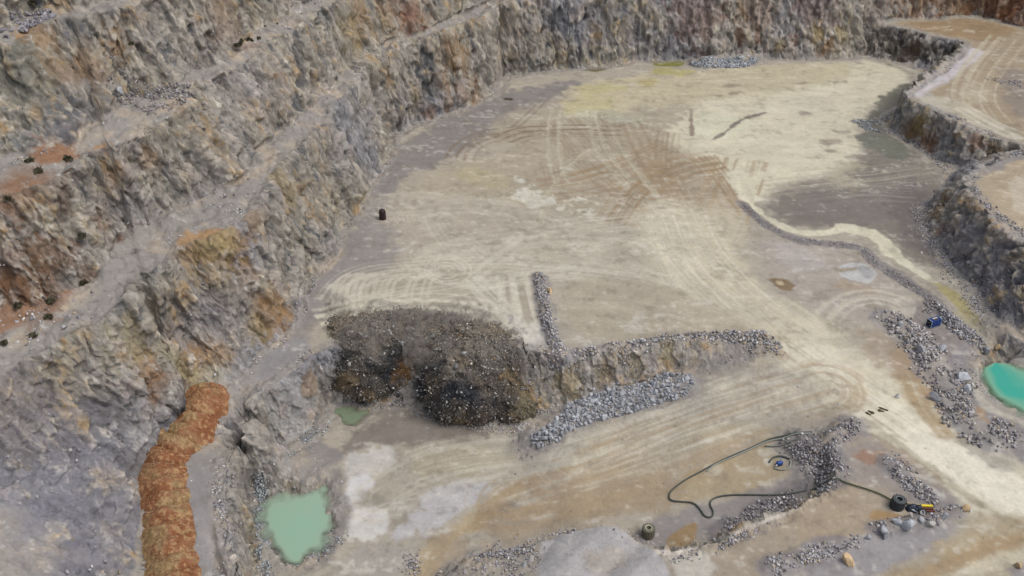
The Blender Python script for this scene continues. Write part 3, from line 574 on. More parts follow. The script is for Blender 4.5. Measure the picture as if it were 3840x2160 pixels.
# cliff stains and the painted shade of the notch wall: (u, v, radius, colour, opacity)
OR = (166,132,90); OR2 = (140,106,80); YE = (174,154,108); BL = (92,96,102); WH = (184,182,178); DK = (84,76,66)
STN_SHADE = [(505,625,3.5,OR,.8),(560,640,3,OR,.7),(590,615,2.5,OR,.8),(540,680,3.5,YE,.6),(610,690,2.5,OR,.5),(680,790,3.2,OR,.8),(690,740,2.5,OR,.6),(650,830,2.2,YE,.6),(525,895,3,OR,.95),(480,905,2.2,OR,.8),(555,890,1.8,OR,.8),
 (350,925,2.4,OR,.8),(330,870,2.5,YE,.5),(375,960,2.2,OR2,.7),(440,985,2,OR2,.8),(340,850,1.5,DK,.7),(500,950,3,YE,.6),(250,560,2.2,OR2,.8),(280,440,2,OR,.7),(300,420,1.6,OR,.6),(385,400,1.8,OR,.5),
 (1060,190,2,BL,.9),(1075,150,2.2,BL,.9),(1078,210,2,BL,.9),(955,190,1.6,BL,.8),(990,250,1.8,BL,.8),(1000,300,1.5,DK,.7),(745,200,2,BL,.9),(743,150,1.8,BL,.9),(750,250,1.6,BL,.8),(1130,120,3,OR,.7),(1160,160,3,OR,.6),(1190,220,2.5,OR,.6),(1160,240,2.5,OR2,.6),
 (1110,200,2.2,OR,.6),(1040,240,2.5,YE,.5),(1120,255,2,OR,.6),(1080,285,1.5,OR2,.6),(900,20,4,OR,.6),(1020,5,5,(160,128,112),.5),(970,40,3,OR,.5),(880,80,3,YE,.5),(1050,45,3,(166,112,84),.5),
 (1270,30,2,DK,.7),(1400,45,4,(120,122,130),.6),(1500,60,5,(126,128,138),.5),(1600,100,5,(140,138,146),.5),(1700,110,4,(130,130,138),.5),(1750,30,7,(160,134,122),.7),(1900,25,6,(164,140,124),.6),(2050,20,6,(158,130,116),.6),(1860,90,1.6,OR2,.7),(1905,95,1.6,OR2,.7),(1960,110,1.6,(120,100,52),.8),(1995,100,1.5,OR2,.6),(2050,90,2.5,YE,.8),(2115,90,2,YE,.7),(2080,120,1.8,OR,.8),(2150,100,2.5,(160,152,136),.7),
 (2200,100,3,DK,.85),(2230,120,3.5,DK,.85),(2270,125,3.5,DK,.8),(2310,130,3,DK,.8),(2350,140,2.5,DK,.6),(2400,140,2.5,DK,.8),(2290,125,2,OR2,.35),(2300,25,6,(150,110,70),.7),(2400,10,6,(140,100,62),.7),(2500,20,6,(140,92,54),.8),(2560,45,4,(132,84,52),.8),(2200,10,5,(150,132,116),.5),  # DK patches here paint the shade of the notch wall into its colour
 (2300,330,2.5,(126,92,44),.9),(2330,350,2.5,OR2,.8),(2345,370,1.6,OR2,.7),(2325,310,1.8,YE,.7),(2460,355,1.6,OR2,.8),(2500,380,1.2,(110,86,50),.8),(2280,290,2.5,WH,.4),(2400,350,3,(136,134,136),.6),
 (2355,540,2.5,(146,122,80),.8),(2360,575,1.6,OR2,.8),(2375,510,2,(140,112,70),.7),(2420,620,5,(142,139,144),.8),(2480,700,6,(136,134,140),.8),(2540,790,6,(130,128,134),.8),(2450,560,4,(146,142,142),.8),(2400,590,3,(144,140,142),.7),
 (100,470,4.5,(128,98,74),.45),(60,450,3.5,(128,98,74),.45),(30,490,4,OR2,.5),(150,380,2.8,OR2,.9),(115,395,2,OR2,.7),(20,640,3,OR2,.5),(130,640,3,OR2,.7),(150,700,2.5,(96,82,64),.7),(130,740,3.5,OR2,.6),(80,790,3.5,(130,100,76),.45),(30,770,3,(110,80,56),.7),(220,690,2,(110,80,56),.7),(10,800,3,OR2,.7),(180,720,2,WH,.5),
 (80,260,7,(120,124,122),.5),(220,250,6,(128,128,134),.5),(170,330,4,(96,98,108),.7),(30,200,5,(130,128,110),.5),(90,95,2,OR,.7),(300,110,2,OR,.7),(150,180,3,OR,.5),(230,170,2.5,OR,.5),(560,30,5,OR2,.4),
 (250,1020,4,(110,108,106),.6),(230,1060,3,DK,.6),(330,1180,3,DK,.5),(200,1120,6,(138,138,148),.6),(120,1250,8,(140,140,150),.6),(50,1100,8,(142,140,146),.6),(250,1350,8,(134,134,146),.6),(80,1400,8,(140,138,146),.6),(40,980,6,(140,132,130),.6),(280,1250,5,(144,142,146),.6),
 (600,980,3,(138,138,144),.7),(660,1060,2.4,(120,114,100),.8),(690,1020,3,WH,.5),(740,1010,3,WH,.6),(720,1060,3,WH,.6),(780,960,1.5,OR,.6),(620,1200,3,(96,92,86),.5),(630,1350,3,(98,92,84),.5),(610,1120,2,(92,88,84),.7),
 (1430,965,2.2,YE,.7),(1520,945,2,(160,140,104),.7),(1600,925,2,(166,150,120),.7),(1680,905,2,YE,.6),(1480,920,2,(150,146,138),.6),(1560,905,2,(158,150,136),.6),(300,880,3,(190,180,150),.6),(420,900,3,(188,176,140),.6),(470,945,2.5,(196,184,150),.6),(540,940,2,(196,190,172),.7),(560,610,3,(190,178,140),.5),(700,480,3,YE,.6),(640,560,2.5,OR,.5),(820,520,3,(186,180,160),.5),(570,780,4,(150,144,142),.6),(500,790,4,(146,142,146),.6),(600,740,3,(156,150,142),.6),(560,900,3,WH,.3)]
hp = hit([q[0] for q in STN_SHADE], [q[1] for q in STN_SHADE])
nz_ = n_md*.55+n_hi*.35
for (u, v, r, col, op), h3 in zip(STN_SHADE, hp):
    bx = np.where((np.abs(VX-h3[0]) < r*2) & (np.abs(VY-h3[1]) < r*2) & (np.abs(VZ-h3[2]) < r*2.6))[0]
    if not len(bx): continue
    d = np.sqrt((VX[bx]-h3[0])**2+(VY[bx]-h3[1])**2+((VZ[bx]-h3[2])*.75)**2)/r
    m = sstep(1.15, .5, d+nz_[bx]*1.6)*op*.8
    R[bx] = R[bx]+(lin(col).astype(np.float32)-R[bx])*m[:, None]
# loose dust and scree on flatter ground near the walls and on the benches
bench = sstep(.10, .35, wd)
dust = np.tile(lin((143,138,132)).astype(np.float32), (len(VX), 1)); dust = lerp(dust, (160,148,132), sstep(0, .5, n_md)); dust = lerp(dust, (116,112,112), sstep(.2, .6, -n_hi)*.6); dust = lerp(dust, (186,182,176), sstep(.35, .7, n_hi)*.6)
onb = (VZ > 9) & (VX < 60); wallish = np.where(onb, 1, bench*.75)*np.where((VX > -2) & (VY < 82), .15, 1)
flat = CR[:, :3]+(dust-CR[:, :3])*wallish[:, None]
for (u, v, r, col, op), h3 in zip(STN_SHADE, hp):                     # reddish soil pockets lying on the benches
    if h3[0] < -40 and h3[2] > 12 and col in (OR, OR2, (128,98,74), (130,100,76)):
        bx = np.where((np.abs(VX-h3[0]) < r*2) & (np.abs(VY-h3[1]) < r*2) & (np.abs(VZ-h3[2]) < r*2))[0]
        d = np.hypot(VX[bx]-h3[0], VY[bx]-h3[1])/r; m = sstep(1.1, .6, d+nz_[bx]*1.6)*op
        flat[bx] = flat[bx]+(lin(col).astype(np.float32)-flat[bx])*m[:, None]
flat = flat*(1+(.05+.09*wallish)[:, None]*n_hi[:, None]+.06*n_md[:, None]); rk = (sstep(.1, .5, n_md+n_lo*.4)*onb*.3)[:, None]; flat = flat+(R-flat)*rk
sc = sstep(.25, .62, st+n_hi*.12)
CR[:, :3] = flat+(R-flat)*sc[:, None]; CR[:, 3] = CR[:, 3]*(1-sc)+.95*sc
CR[:, :3] = np.clip(CR[:, :3], .02, .85)

nA = len(az); idx = np.arange(nA*nrow).reshape(nA, nrow)
quads = np.stack([idx[:-1, :-1], idx[1:, :-1], idx[1:, 1:], idx[:-1, 1:]], -1).reshape(-1, 4)[:, ::-1]
wrap = np.stack([idx[-1, :-1], idx[0, :-1], idx[0, 1:], idx[-1, 1:]], -1).reshape(-1, 4)[:, ::-1]
def mesh_np(name, V, F, colr=None, smooth=False, cliff=None):
    me = bpy.data.meshes.new(name); V = np.ascontiguousarray(V, np.float32); F = np.ascontiguousarray(F, np.int32)
    k = F.shape[1]
    me.vertices.add(len(V)); me.vertices.foreach_set('co', V.ravel())
    me.loops.add(F.size); me.loops.foreach_set('vertex_index', F.ravel())
    me.polygons.add(len(F)); me.polygons.foreach_set('loop_start', np.arange(0, F.size, k, dtype=np.int32))
    me.polygons.foreach_set('loop_total', np.full(len(F), k, np.int32))
    if smooth: me.polygons.foreach_set('use_smooth', np.ones(len(F), bool))
    if colr is not None:
        at = me.attributes.new('Col', 'FLOAT_COLOR', 'POINT'); at.data.foreach_set('color', np.ascontiguousarray(colr, np.float32).ravel())
    if cliff is not None: at = me.attributes.new('Cliff', 'FLOAT', 'POINT'); at.data.foreach_set('value', np.ascontiguousarray(cliff, np.float32))
    me.update(calc_edges=True); return me
# ---------------------------------------------------------------- materials
def newmat(name):
    m = bpy.data.materials.new(name); m.use_nodes = True; nt = m.node_tree; b = nt.nodes['Principled BSDF']; return m, nt, b
def N(nt, t, **kw):
    n = nt.nodes.new(t)
    for k_, v_ in kw.items():
        if k_ in n.inputs: n.inputs[k_].default_value = v_
        else: setattr(n, k_, v_)
    return n
def mat_ground(name='quarry_rock', s1=2.2, s2=9.0, bump=.35, amp=.28, cliff=False):
    m, nt, b = newmat(name); l = nt.links.new
    at = N(nt, 'ShaderNodeAttribute', attribute_name='Col'); tc = N(nt, 'ShaderNodeTexCoord')
    n1 = N(nt, 'ShaderNodeTexNoise', Scale=s1, Detail=6.0, Roughness=.7); n2 = N(nt, 'ShaderNodeTexNoise', Scale=s2, Detail=3.0, Roughness=.65)
    l(tc.outputs['Object'], n1.inputs['Vector']); l(tc.outputs['Object'], n2.inputs['Vector'])
    mr = N(nt, 'ShaderNodeMapRange'); mr.inputs['From Min'].default_value = .3; mr.inputs['From Max'].default_value = .7
    mr.inputs['To Min'].default_value = 1-amp; mr.inputs['To Max'].default_value = 1+amp; l(n1.outputs['Fac'], mr.inputs['Value'])
    mx = N(nt, 'ShaderNodeVectorMath', operation='SCALE'); l(at.outputs['Color'], mx.inputs[0]); l(mr.outputs[0], mx.inputs['Scale'])
    if cliff: mr.inputs['To Min'].default_value = .9; mr.inputs['To Max'].default_value = 1.1
    l(mx.outputs[0], b.inputs['Base Color']); l(at.outputs['Alpha'], b.inputs['Roughness'])
    ad = N(nt, 'ShaderNodeMath', operation='MULTIPLY_ADD'); l(n2.outputs['Fac'], ad.inputs[0]); ad.inputs[1].default_value = .4; l(n1.outputs['Fac'], ad.inputs[2])
    bp = N(nt, 'ShaderNodeBump', Strength=bump, Distance=.35); l(ad.outputs[0], bp.inputs['Height']); l(bp.outputs[0], b.inputs['Normal'])
    b.inputs['Specular IOR Level'].default_value = .25
    if cliff:
        mp = N(nt, 'ShaderNodeMapping'); mp.inputs['Rotation'].default_value = (.12, -.22, .3); mp.inputs['Scale'].default_value = (1.0, 1.0, .42); l(tc.outputs['Object'], mp.inputs['Vector'])
        rd = N(nt, 'ShaderNodeTexNoise', Scale=.9, Detail=8.0, Roughness=.72, Distortion=.5); rd.noise_type = 'RIDGED_MULTIFRACTAL'; l(mp.outputs[0], rd.inputs['Vector'])
        vo = N(nt, 'ShaderNodeTexVoronoi', Scale=1.1); vo.feature = 'F1'; l(mp.outputs[0], vo.inputs['Vector'])
        vc = N(nt, 'ShaderNodeSeparateColor'); l(vo.outputs['Color'], vc.inputs[0])
        ca = N(nt, 'ShaderNodeAttribute', attribute_name='Cliff')
        m1 = N(nt, 'ShaderNodeMapRange'); m1.inputs['From Min'].default_value = .15; m1.inputs['From Max'].default_value = 1.1; m1.inputs['To Min'].default_value = .90; m1.inputs['To Max'].default_value = 1.72; l(rd.outputs['Fac'], m1.inputs['Value'])
        m2 = N(nt, 'ShaderNodeMapRange'); m2.inputs['To Min'].default_value = .86; m2.inputs['To Max'].default_value = 1.14; l(vc.outputs[0], m2.inputs['Value'])
        mm = N(nt, 'ShaderNodeMath', operation='MULTIPLY'); l(m1.outputs[0], mm.inputs[0]); l(m2.outputs[0], mm.inputs[1])
        mi = N(nt, 'ShaderNodeMix'); mi.data_type = 'FLOAT'; l(ca.outputs['Fac'], mi.inputs[0]); mi.inputs[2].default_value = 1.0; l(mm.outputs[0], mi.inputs[3])
        mz = N(nt, 'ShaderNodeVectorMath', operation='SCALE'); l(mx.outputs[0], mz.inputs[0]); l(mi.outputs[0], mz.inputs['Scale']); l(mz.outputs[0], b.inputs['Base Color'])
        a2 = N(nt, 'ShaderNodeMath', operation='MULTIPLY'); l(rd.outputs['Fac'], a2.inputs[0]); l(ca.outputs['Fac'], a2.inputs[1])
        a3 = N(nt, 'ShaderNodeMath', operation='MULTIPLY_ADD'); l(a2.outputs[0], a3.inputs[0]); a3.inputs[1].default_value = 1.4; l(ad.outputs[0], a3.inputs[2]); l(a3.outputs[0], bp.inputs['Height'])
        bs = N(nt, 'ShaderNodeMapRange'); bs.inputs['To Min'].default_value = .22; bs.inputs['To Max'].default_value = .9; l(ca.outputs['Fac'], bs.inputs['Value']); l(bs.outputs[0], bp.inputs['Strength'])
    return m
GM = mat_ground(cliff=True)
me = mesh_np('ground', np.stack([VX2, VY2, VZ2], -1), np.concatenate([quads, wrap]), CR, smooth=False, cliff=sc)
ground = link('ground', me, GM); tag(ground, kind='structure')
def simple(name, col, rough=.6, metal=0, amp=.15, scale=8.0, bump=.0, spec=.4):
    m, nt, b = newmat(name); l = nt.links.new
    tc = N(nt, 'ShaderNodeTexCoord'); n = N(nt, 'ShaderNodeTexNoise', Scale=scale, Detail=4.0, Roughness=.65); l(tc.outputs['Object'], n.inputs['Vector'])
    mr = N(nt, 'ShaderNodeMapRange'); mr.inputs['From Min'].default_value = .3; mr.inputs['From Max'].default_value = .7
    mr.inputs['To Min'].default_value = 1-amp; mr.inputs['To Max'].default_value = 1+amp; l(n.outputs['Fac'], mr.inputs['Value'])
    rgb = N(nt, 'ShaderNodeRGB'); rgb.outputs[0].default_value = (*lin(col), 1)
    mx = N(nt, 'ShaderNodeVectorMath', operation='SCALE'); l(rgb.outputs[0], mx.inputs[0]); l(mr.outputs[0], mx.inputs['Scale']); l(mx.outputs[0], b.inputs['Base Color'])
    b.inputs['Roughness'].default_value = rough; b.inputs['Metallic'].default_value = metal; b.inputs['Specular IOR Level'].default_value = spec
    if bump:
        bp = N(nt, 'ShaderNodeBump', Strength=bump, Distance=.05); l(n.outputs['Fac'], bp.inputs['Height']); l(bp.outputs[0], b.inputs['Normal'])
    return m
def mat_boulder(name, col, amp=.3):
    m = simple(name, col, .9, 0, .3, 3.0, .5, .2); nt = m.node_tree; l = nt.links.new
    oi = N(nt, 'ShaderNodeObjectInfo'); b = nt.nodes['Principled BSDF']; src = b.inputs['Base Color'].links[0].from_socket
    mr = N(nt, 'ShaderNodeMapRange'); mr.inputs['To Min'].default_value = 1-amp; mr.inputs['To Max'].default_value = 1+amp; l(oi.outputs['Random'], mr.inputs['Value'])
    mx = N(nt, 'ShaderNodeVectorMath', operation='SCALE'); l(src, mx.inputs[0]); l(mr.outputs[0], mx.inputs['Scale']); l(mx.outputs[0], b.inputs['Base Color'])
    return m
# ---------------------------------------------------------------- water
def mat_water(name, deep, shallow, kd, rough=.12, op0=0.0):
    """turbid water: clearer where it is shallow"""
    m, nt, b = newmat(name); l = nt.links.new
    at = N(nt, 'ShaderNodeAttribute', attribute_name='Depth'); mr = N(nt, 'ShaderNodeMapRange'); mr.inputs['From Max'].default_value = kd; l(at.outputs['Fac'], mr.inputs['Value'])
    cr = N(nt, 'ShaderNodeValToRGB'); cr.color_ramp.elements[0].color = (*lin(shallow), 1); cr.color_ramp.elements[1].color = (*lin(deep), 1); l(mr.outputs[0], cr.inputs[0]); l(cr.outputs[0], b.inputs['Base Color'])
    ma = N(nt, 'ShaderNodeMapRange'); ma.inputs['From Max'].default_value = kd*.42; ma.inputs['To Min'].default_value = op0; l(at.outputs['Fac'], ma.inputs['Value']); l(ma.outputs[0], b.inputs['Alpha'])
    b.inputs['Roughness'].default_value = rough; b.inputs['IOR'].default_value = 1.33
    tc = N(nt, 'ShaderNodeTexCoord'); n = N(nt, 'ShaderNodeTexNoise', Scale=3.0, Detail=2.0); l(tc.outputs['Object'], n.inputs['Vector'])
    bp = N(nt, 'ShaderNodeBump', Strength=.05, Distance=.05); l(n.outputs['Fac'], bp.inputs['Height']); l(bp.outputs[0], b.inputs['Normal'])
    return m
def water(name, pts, z, mat, label, grow=0):
    p = hits(pts, 2, True); c = p[:, :2].mean(0); x0, y0 = p[:, :2].min(0)-grow; x1, y1 = p[:, :2].max(0)+grow; h = .25
    gx, gy = np.meshgrid(np.arange(x0, x1, h), np.arange(y0, y1, h)); ny, nx = gx.shape
    dep = z-zat(gx, gy)+fbm(gx/1.6, gy/1.6, s=500, n=4, g=.65)*.28; keep = dep > -.25
    pf = poly_field(p, x0, y0, h, nx, ny, .1); pm = np.zeros(gx.shape, bool); pm[pf[0]] = pf[1] > -.3; keep &= pm
    id_ = np.arange(nx*ny).reshape(ny, nx); F = np.stack([id_[:-1, :-1], id_[:-1, 1:], id_[1:, 1:], id_[1:, :-1]], -1).reshape(-1, 4)
    kf = keep.ravel()[F].any(1); F = F[kf]; used, inv = np.unique(F, return_inverse=True)
    V = np.stack([gx.ravel(), gy.ravel(), np.full(nx*ny, z)], -1)[used]
    me = mesh_np(name, V, inv.reshape(-1, 4)); at = me.attributes.new('Depth', 'FLOAT', 'POINT'); at.data.foreach_set('value', np.clip(dep.ravel()[used], 0, 9).astype(np.float32))
    return tag(link(name, me, mat), label, kind='structure')
POOL = [(618,1150),(700,1160),(860,1150),(880,1300),(860,1400),(760,1448),(665,1448),(618,1300)]
water('water', POOL, -8.12, mat_water('pool_water', (136,178,154), (154,166,146), 2.3, .12, .0), 'milky green pool at the foot of the left bench')
water('water', [(790,1000),(980,1000),(980,1100),(800,1100)], -8.3, mat_water('dark_pool_water', (100,120,96), (136,146,122), 1.0, .15, .0), 'dark green pool below the blast')
pw = [(2760,895),(2600,915),(2515,918),(2478,938),(2464,962),(2468,995),(2505,1032),(2576,1056),(2760,1085)]
water('water', pw, -.75, mat_water('pond_water', (62,162,142), (140,172,140), 2.0, .08, .25), 'turquoise pond at the right')

# ---------------------------------------------------------------- rocks
def rock_template(seed, npt=16):
    rr = random.Random(seed); bm = bmesh.new(); sc = (rr.uniform(.9, 1.25), rr.uniform(.6, .95), rr.uniform(.45, .75))
    for _ in range(npt):
        n = Vector((rr.gauss(0, 1), rr.gauss(0, 1), rr.gauss(0, 1))).normalized()*rr.uniform(.85, 1.0)
        m = max(abs(n.x), abs(n.y), abs(n.z)); n = n*(1+.35*(1/m-1)); bm.verts.new((n.x*sc[0], n.y*sc[1], n.z*sc[2]))
    bmesh.ops.convex_hull(bm, input=bm.verts); bmesh.ops.delete(bm, geom=[v for v in bm.verts if not v.link_faces], context='VERTS')
    bmesh.ops.triangulate(bm, faces=bm.faces); bmesh.ops.recalc_face_normals(bm, faces=bm.faces)
    m = max(v.co.length for v in bm.verts)
    for v in bm.verts: v.co *= .5/m
    me = bpy.data.meshes.new('boulder'); bm.to_mesh(me); bm.free(); return me
def t_arr(me):
    V = np.empty(len(me.vertices)*3, np.float32); me.vertices.foreach_get('co', V); F = np.empty(len(me.loops), np.int32); me.loops.foreach_get('vertex_index', F)
    return V.reshape(-1, 3), F.reshape(-1, 3)
BOUL = [rock_template(100+i, 15+i) for i in range(10)]
PEB = [t_arr(rock_template(200+i, 11)) for i in range(10)]
GR1, GR2, GR3 = (170,172,176), (140,140,144), (196,194,190)
def merge_rocks(name, P, S, cols, label, cat='rubble', mat=None):
    """many loose stones as one object"""
    P = np.asarray(P, float); S = np.asarray(S, float); n = len(P); Vs, Fs, Cs = [], [], []; o = 0
    e = RNG.normal(size=(n, 4)); e /= np.linalg.norm(e, axis=1)[:, None]; w, x, y, z = e.T
    R = np.stack([1-2*(y*y+z*z), 2*(x*y-z*w), 2*(x*z+y*w), 2*(x*y+z*w), 1-2*(x*x+z*z), 2*(y*z-x*w), 2*(x*z-y*w), 2*(y*z+x*w), 1-2*(x*x+y*y)], -1).reshape(n, 3, 3)
    va = RNG.integers(0, len(PEB), n)
    for k in range(len(PEB)):
        q = np.where(va == k)[0]
        if not len(q): continue
        V, F = PEB[k]; W_ = np.einsum('nij,vj->nvi', R[q], V)*S[q][:, None, None]+P[q][:, None, :]
        Vs.append(W_.reshape(-1, 3)); Fs.append((F[None]+(np.arange(len(q))*len(V))[:, None, None]+o).reshape(-1, 3)); o += len(q)*len(V)
        Cs.append(np.repeat(cols[q], len(V), 0))
    Cc = np.concatenate(Cs); Cc = np.concatenate([Cc, np.full((len(Cc), 1), .92)], 1)
    return tag(link(name, mesh_np(name, np.concatenate(Vs), np.concatenate(Fs), Cc), mat or RUBM), label, cat, kind='stuff')
RUBM = mat_ground('broken_rock', 5.0, 16.0, .25, .2)
def shade_cols(n, palette, wts, var=.18):
    pal = np.array([lin(c) for c in palette]); k = RNG.choice(len(pal), n, p=np.array(wts)/sum(wts)); return pal[k]*RNG.uniform(1-var*2, 1+var*1.4, (n, 1))
PAL = [(180,178,180), (156,152,154), (204,202,198), (184,168,144), (126,122,124)]; WT = [5, 4, 2, 1.1, 2]
def along(pts, n, w, world=False, bias=None):
    n = int(n*2.2)
    p = np.array(pts, float) if world else hits(pts, 2)
    sg = np.linalg.norm(np.diff(p[:, :2], axis=0), axis=1); c = np.concatenate([[0], np.cumsum(sg)]); t = RNG.uniform(0, c[-1], n)
    x = np.interp(t, c, p[:, 0]); y = np.interp(t, c, p[:, 1]); r = w*np.sqrt(RNG.random(n))*RNG.choice([1, 1, 1, 1.25], n); a_ = RNG.uniform(0, 2*math.pi, n)
    return x+r*np.cos(a_), y+r*np.sin(a_)
def inpoly(pts, n, world=False):
    p = np.array(pts, float) if world else hits(pts, 1, True); out = []
    lo, hi = p[:, :2].min(0), p[:, :2].max(0); q = np.roll(p, -1, 0); cnt = 0
    while cnt < n:
        s_ = RNG.uniform(lo, hi, (n*3, 2)); ins = np.zeros(len(s_), bool)
        for a_, b_ in zip(p, q):
            if a_[1] != b_[1]: ins ^= ((a_[1] > s_[:, 1]) != (b_[1] > s_[:, 1])) & (s_[:, 0] < (b_[0]-a_[0])*(s_[:, 1]-a_[1])/(b_[1]-a_[1])+a_[0])
        out.append(s_[ins]); cnt += ins.sum()
    o_ = np.concatenate(out)[:n]; return o_[:, 0], o_[:, 1]
def sizes(n, lo, hi, p=2.2): return lo*.9+(hi-lo)*RNG.random(n)**(p*1.5)
GEN = hit([2347], [818])[0]
def heap(name, xy, lo, hi, label, pal=PAL, wt=WT, lift=.25, p=2.2, extra=0.0, keep=.12):
    x, y = xy; ok = fbm(x/1.6, y/1.6, s=900, n=2)+RNG.random(len(x))*.9 > keep; ok &= np.hypot(x-GEN[0], y-GEN[1]+.3) > 1.9; x, y = x[ok], y[ok]; n = len(x); S = sizes(n, lo*.75, lo+(hi-lo)*.8, p); z = zat(x, y)+S*.02+RNG.random(n)**2*extra*.7
    return merge_rocks(name, np.stack([x, y, z], -1), S, shade_cols(n, pal, wt), label)
def cat2(*a_): return np.concatenate([q[0] for q in a_]), np.concatenate([q[1] for q in a_])
heap('rubble', along(WIND1, 1500, .95), .12, .75, 'long narrow windrow of grey rubble on the tan quarry floor', extra=.5)
heap('rubble', cat2(along(WIND2, 1900, 1.1), along([(1390,880),(1420,915),(1470,905)], 250, 1.8), along([(1860,850),(1940,868)], 260, 2.0)), .12, .85, 'windrow of broken rock along the edge of the blasted bench', wt=[5,4,2,2.4,1], extra=.5)
heap('rubble', cat2(along([(1700,875),(1800,880),(1880,868),(1940,872)], 1700, 2.2), along([(1400,920),(1550,905),(1700,890)], 900, 2.2), along([(1560,940),(1660,915)], 250, 2.0)), .08, .4, 'fine grey scree spread down the slope below the windrow')
heap('rubble', cat2(along(WIND3, 3600, 2.6), along([(2250,810),(2320,850)], 700, 2.6), along([(2470,1060),(2540,1090)], 500, 2), along([(2320,870),(2400,920),(2400,990)], 800, 2.6)), .10, 1.0, 'broad bank of broken boulders between the haul road and the turquoise pond', extra=.4, p=3.2, pal=[(178,174,174),(154,150,150),(200,196,188),(184,168,146),(124,120,122)], keep=.4)
heap('rubble', cat2(along([(2340,770),(2420,830),(2465,868)], 1000, 1.5)), .12, .9, 'bank of dark grey stones beside the yellow stained stream', wt=[4,4,1,.4,3], extra=.4)
heap('rubble', along([(1870,514),(1920,564),(1990,604),(2080,613),(2160,619),(2192,660),(2278,712),(2333,750),(2385,800)], 2200, .95), .06, .36, 'low bank of dark gravel along the cream coloured stream', wt=[4,4,1,.4,3], extra=.25)
heap('rubble', cat2(along([(2005,1105),(2050,1140),(2090,1190)], 1500, 2.2), along([(2060,1130),(2110,1085),(2140,1065)], 700, 1.4), along([(2085,1215),(2000,1250),(1900,1295),(1830,1325)], 1300, 1.3)), .1, .75, 'dark grey rubble fallen behind the raised block with the tyres', wt=[3,5,1,.3,5], extra=.3, keep=.3, p=3)
heap('rubble', cat2(along([(2235,1160),(2290,1215),(2350,1255)], 900, 1.0), along([(2250,1150),(2300,1190)], 100, 1)), .1, .7, 'thin row of stones beside the haul road above the tyres', extra=.2, keep=.4, p=3)
heap('rubble', cat2(along([(2210,1330),(2290,1310),(2370,1298),(2410,1280)], 700, 1.0), along([(2100,1372),(2180,1350)], 260, .8), along([(1940,1425),(2010,1405),(2100,1372)], 900, 1.1)), .1, .75, 'scattered stones along the near edge of the block below the tyres', extra=.15, keep=.5, p=3)
heap('rubble', cat2(along([(1180,1405),(1260,1390),(1330,1375)], 500, 1.0), inpoly([(1180,1400),(1340,1372),(1370,1400),(1340,1449),(1160,1470)], 1400), along([(1040,1400),(1030,1449)], 200, 1.2)), .08, .6, 'dark stones at the foot of the pale gravel mound', wt=[4,4,1,1,3], extra=.2)
heap('rubble', cat2(inpoly([(1740,156),(1760,150),(1800,147),(1850,145),(1900,146),(1912,152),(1880,168),(1840,172),(1800,168),(1760,172),(1738,166)], 3600)), .3, .95, 'pale grey heap of crushed rock lying at the foot of the far wall', pal=[(186,190,194),(160,164,168),(140,144,146)], wt=[5,4,2], extra=.5, p=1.5)
heap('rubble', cat2(along([(2155,305),(2180,318),(2200,328)], 260, 1.6), along([(2170,300),(2240,312)], 60, 1.4)), .2, .8, 'small grey rock pile at the water edge by the upper platform', pal=[(176,180,184),(140,144,146)], wt=[3,2], extra=.4)
heap('rubble', cat2(along([(2228,325),(2290,352),(2350,397),(2417,430)], 900, 1.4), along([(2330,520),(2330,560),(2360,620),(2410,690),(2470,760),(2520,820)], 3000, 2.8), along([(2400,640),(2500,770)], 900, 3)), .1, .6, 'grey scree at the foot of the right hand platforms', wt=[4,4,1,.3,3], extra=.1)
heap('rubble', cat2(along([(2300,268),(2330,278)], 60, 1), along([(2385,288),(2420,300)], 90, 1), along([(2460,325),(2500,340)], 80, 1), along([(2425,440),(2490,412),(2576,380)], 700, 1.1), along([(2440,470),(2480,520),(2576,590)], 500, 1.2), along([(2270,250),(2300,262)], 40, .8), along([(2500,200),(2576,215)], 160, 1.6)), .12, .7, 'loose rocks along the rims of the right hand platforms', wt=[4,4,1,.6,3], extra=.2)
heap('rubble', cat2(inpoly([(0,45),(30,25),(90,20),(150,30),(120,55),(60,75),(0,90)], 900), along([(0,80),(60,60)], 100, 1.5)), .3, 1.3, 'pale blocks lying on the highest bench at the upper left', pal=[(154,150,156),(134,132,136),(116,114,118)], wt=[4,3,2], extra=.1, p=2.2, keep=.3)
heap('rubble', cat2(inpoly([(265,170),(310,150),(330,220),(400,215),(500,210),(480,250),(420,280),(390,300),(330,270),(270,230)], 2400), along([(300,210),(360,240),(400,270)], 600, 2)), .12, .9, 'spill of broken rock between the upper left benches', pal=[(154,150,152),(136,132,132),(170,162,150),(116,112,112)], wt=[4,4,2,3], extra=.1, p=3, keep=.35)
# scree at the wall feet and stray stones everywhere on the floors
def scree(n, cond, lo, hi, label, p=3, pal=PAL, wt=WT):
    Wt = cond.astype(float).ravel(); Wt /= Wt.sum(); k = RNG.choice(Wt.size, n, p=Wt)
    x = XX.ravel()[k]+RNG.uniform(-.3, .3, n); y = YY.ravel()[k]+RNG.uniform(-.3, .3, n)
    return heap('scattered_stones', (x, y), lo, hi, label, pal, wt, p=p)
AZ = np.degrees(np.arctan2(XX, YY)); RR = np.hypot(XX, YY); MND = poly_field(hits([(1350,1500),(1370,1385),(1440,1345),(1560,1340),(1600,1375),(1690,1400),(1700,1500)], 1, True), X0, Y0, H, NX, NY, 1.0); nomound = np.ones_like(Z); nomound[MND[0]] *= 1-sstep(-.5, .5, MND[1])
vis = (np.abs(AZ) < 43)*(RR > 60)*(RR < 240)*nomound
flat_ = np.clip(1-SLOPE/.45, 0, 1); cl_ = np.clip(.5+RN+fbm(XX/5, YY/5, s=91), 0, 2)**2
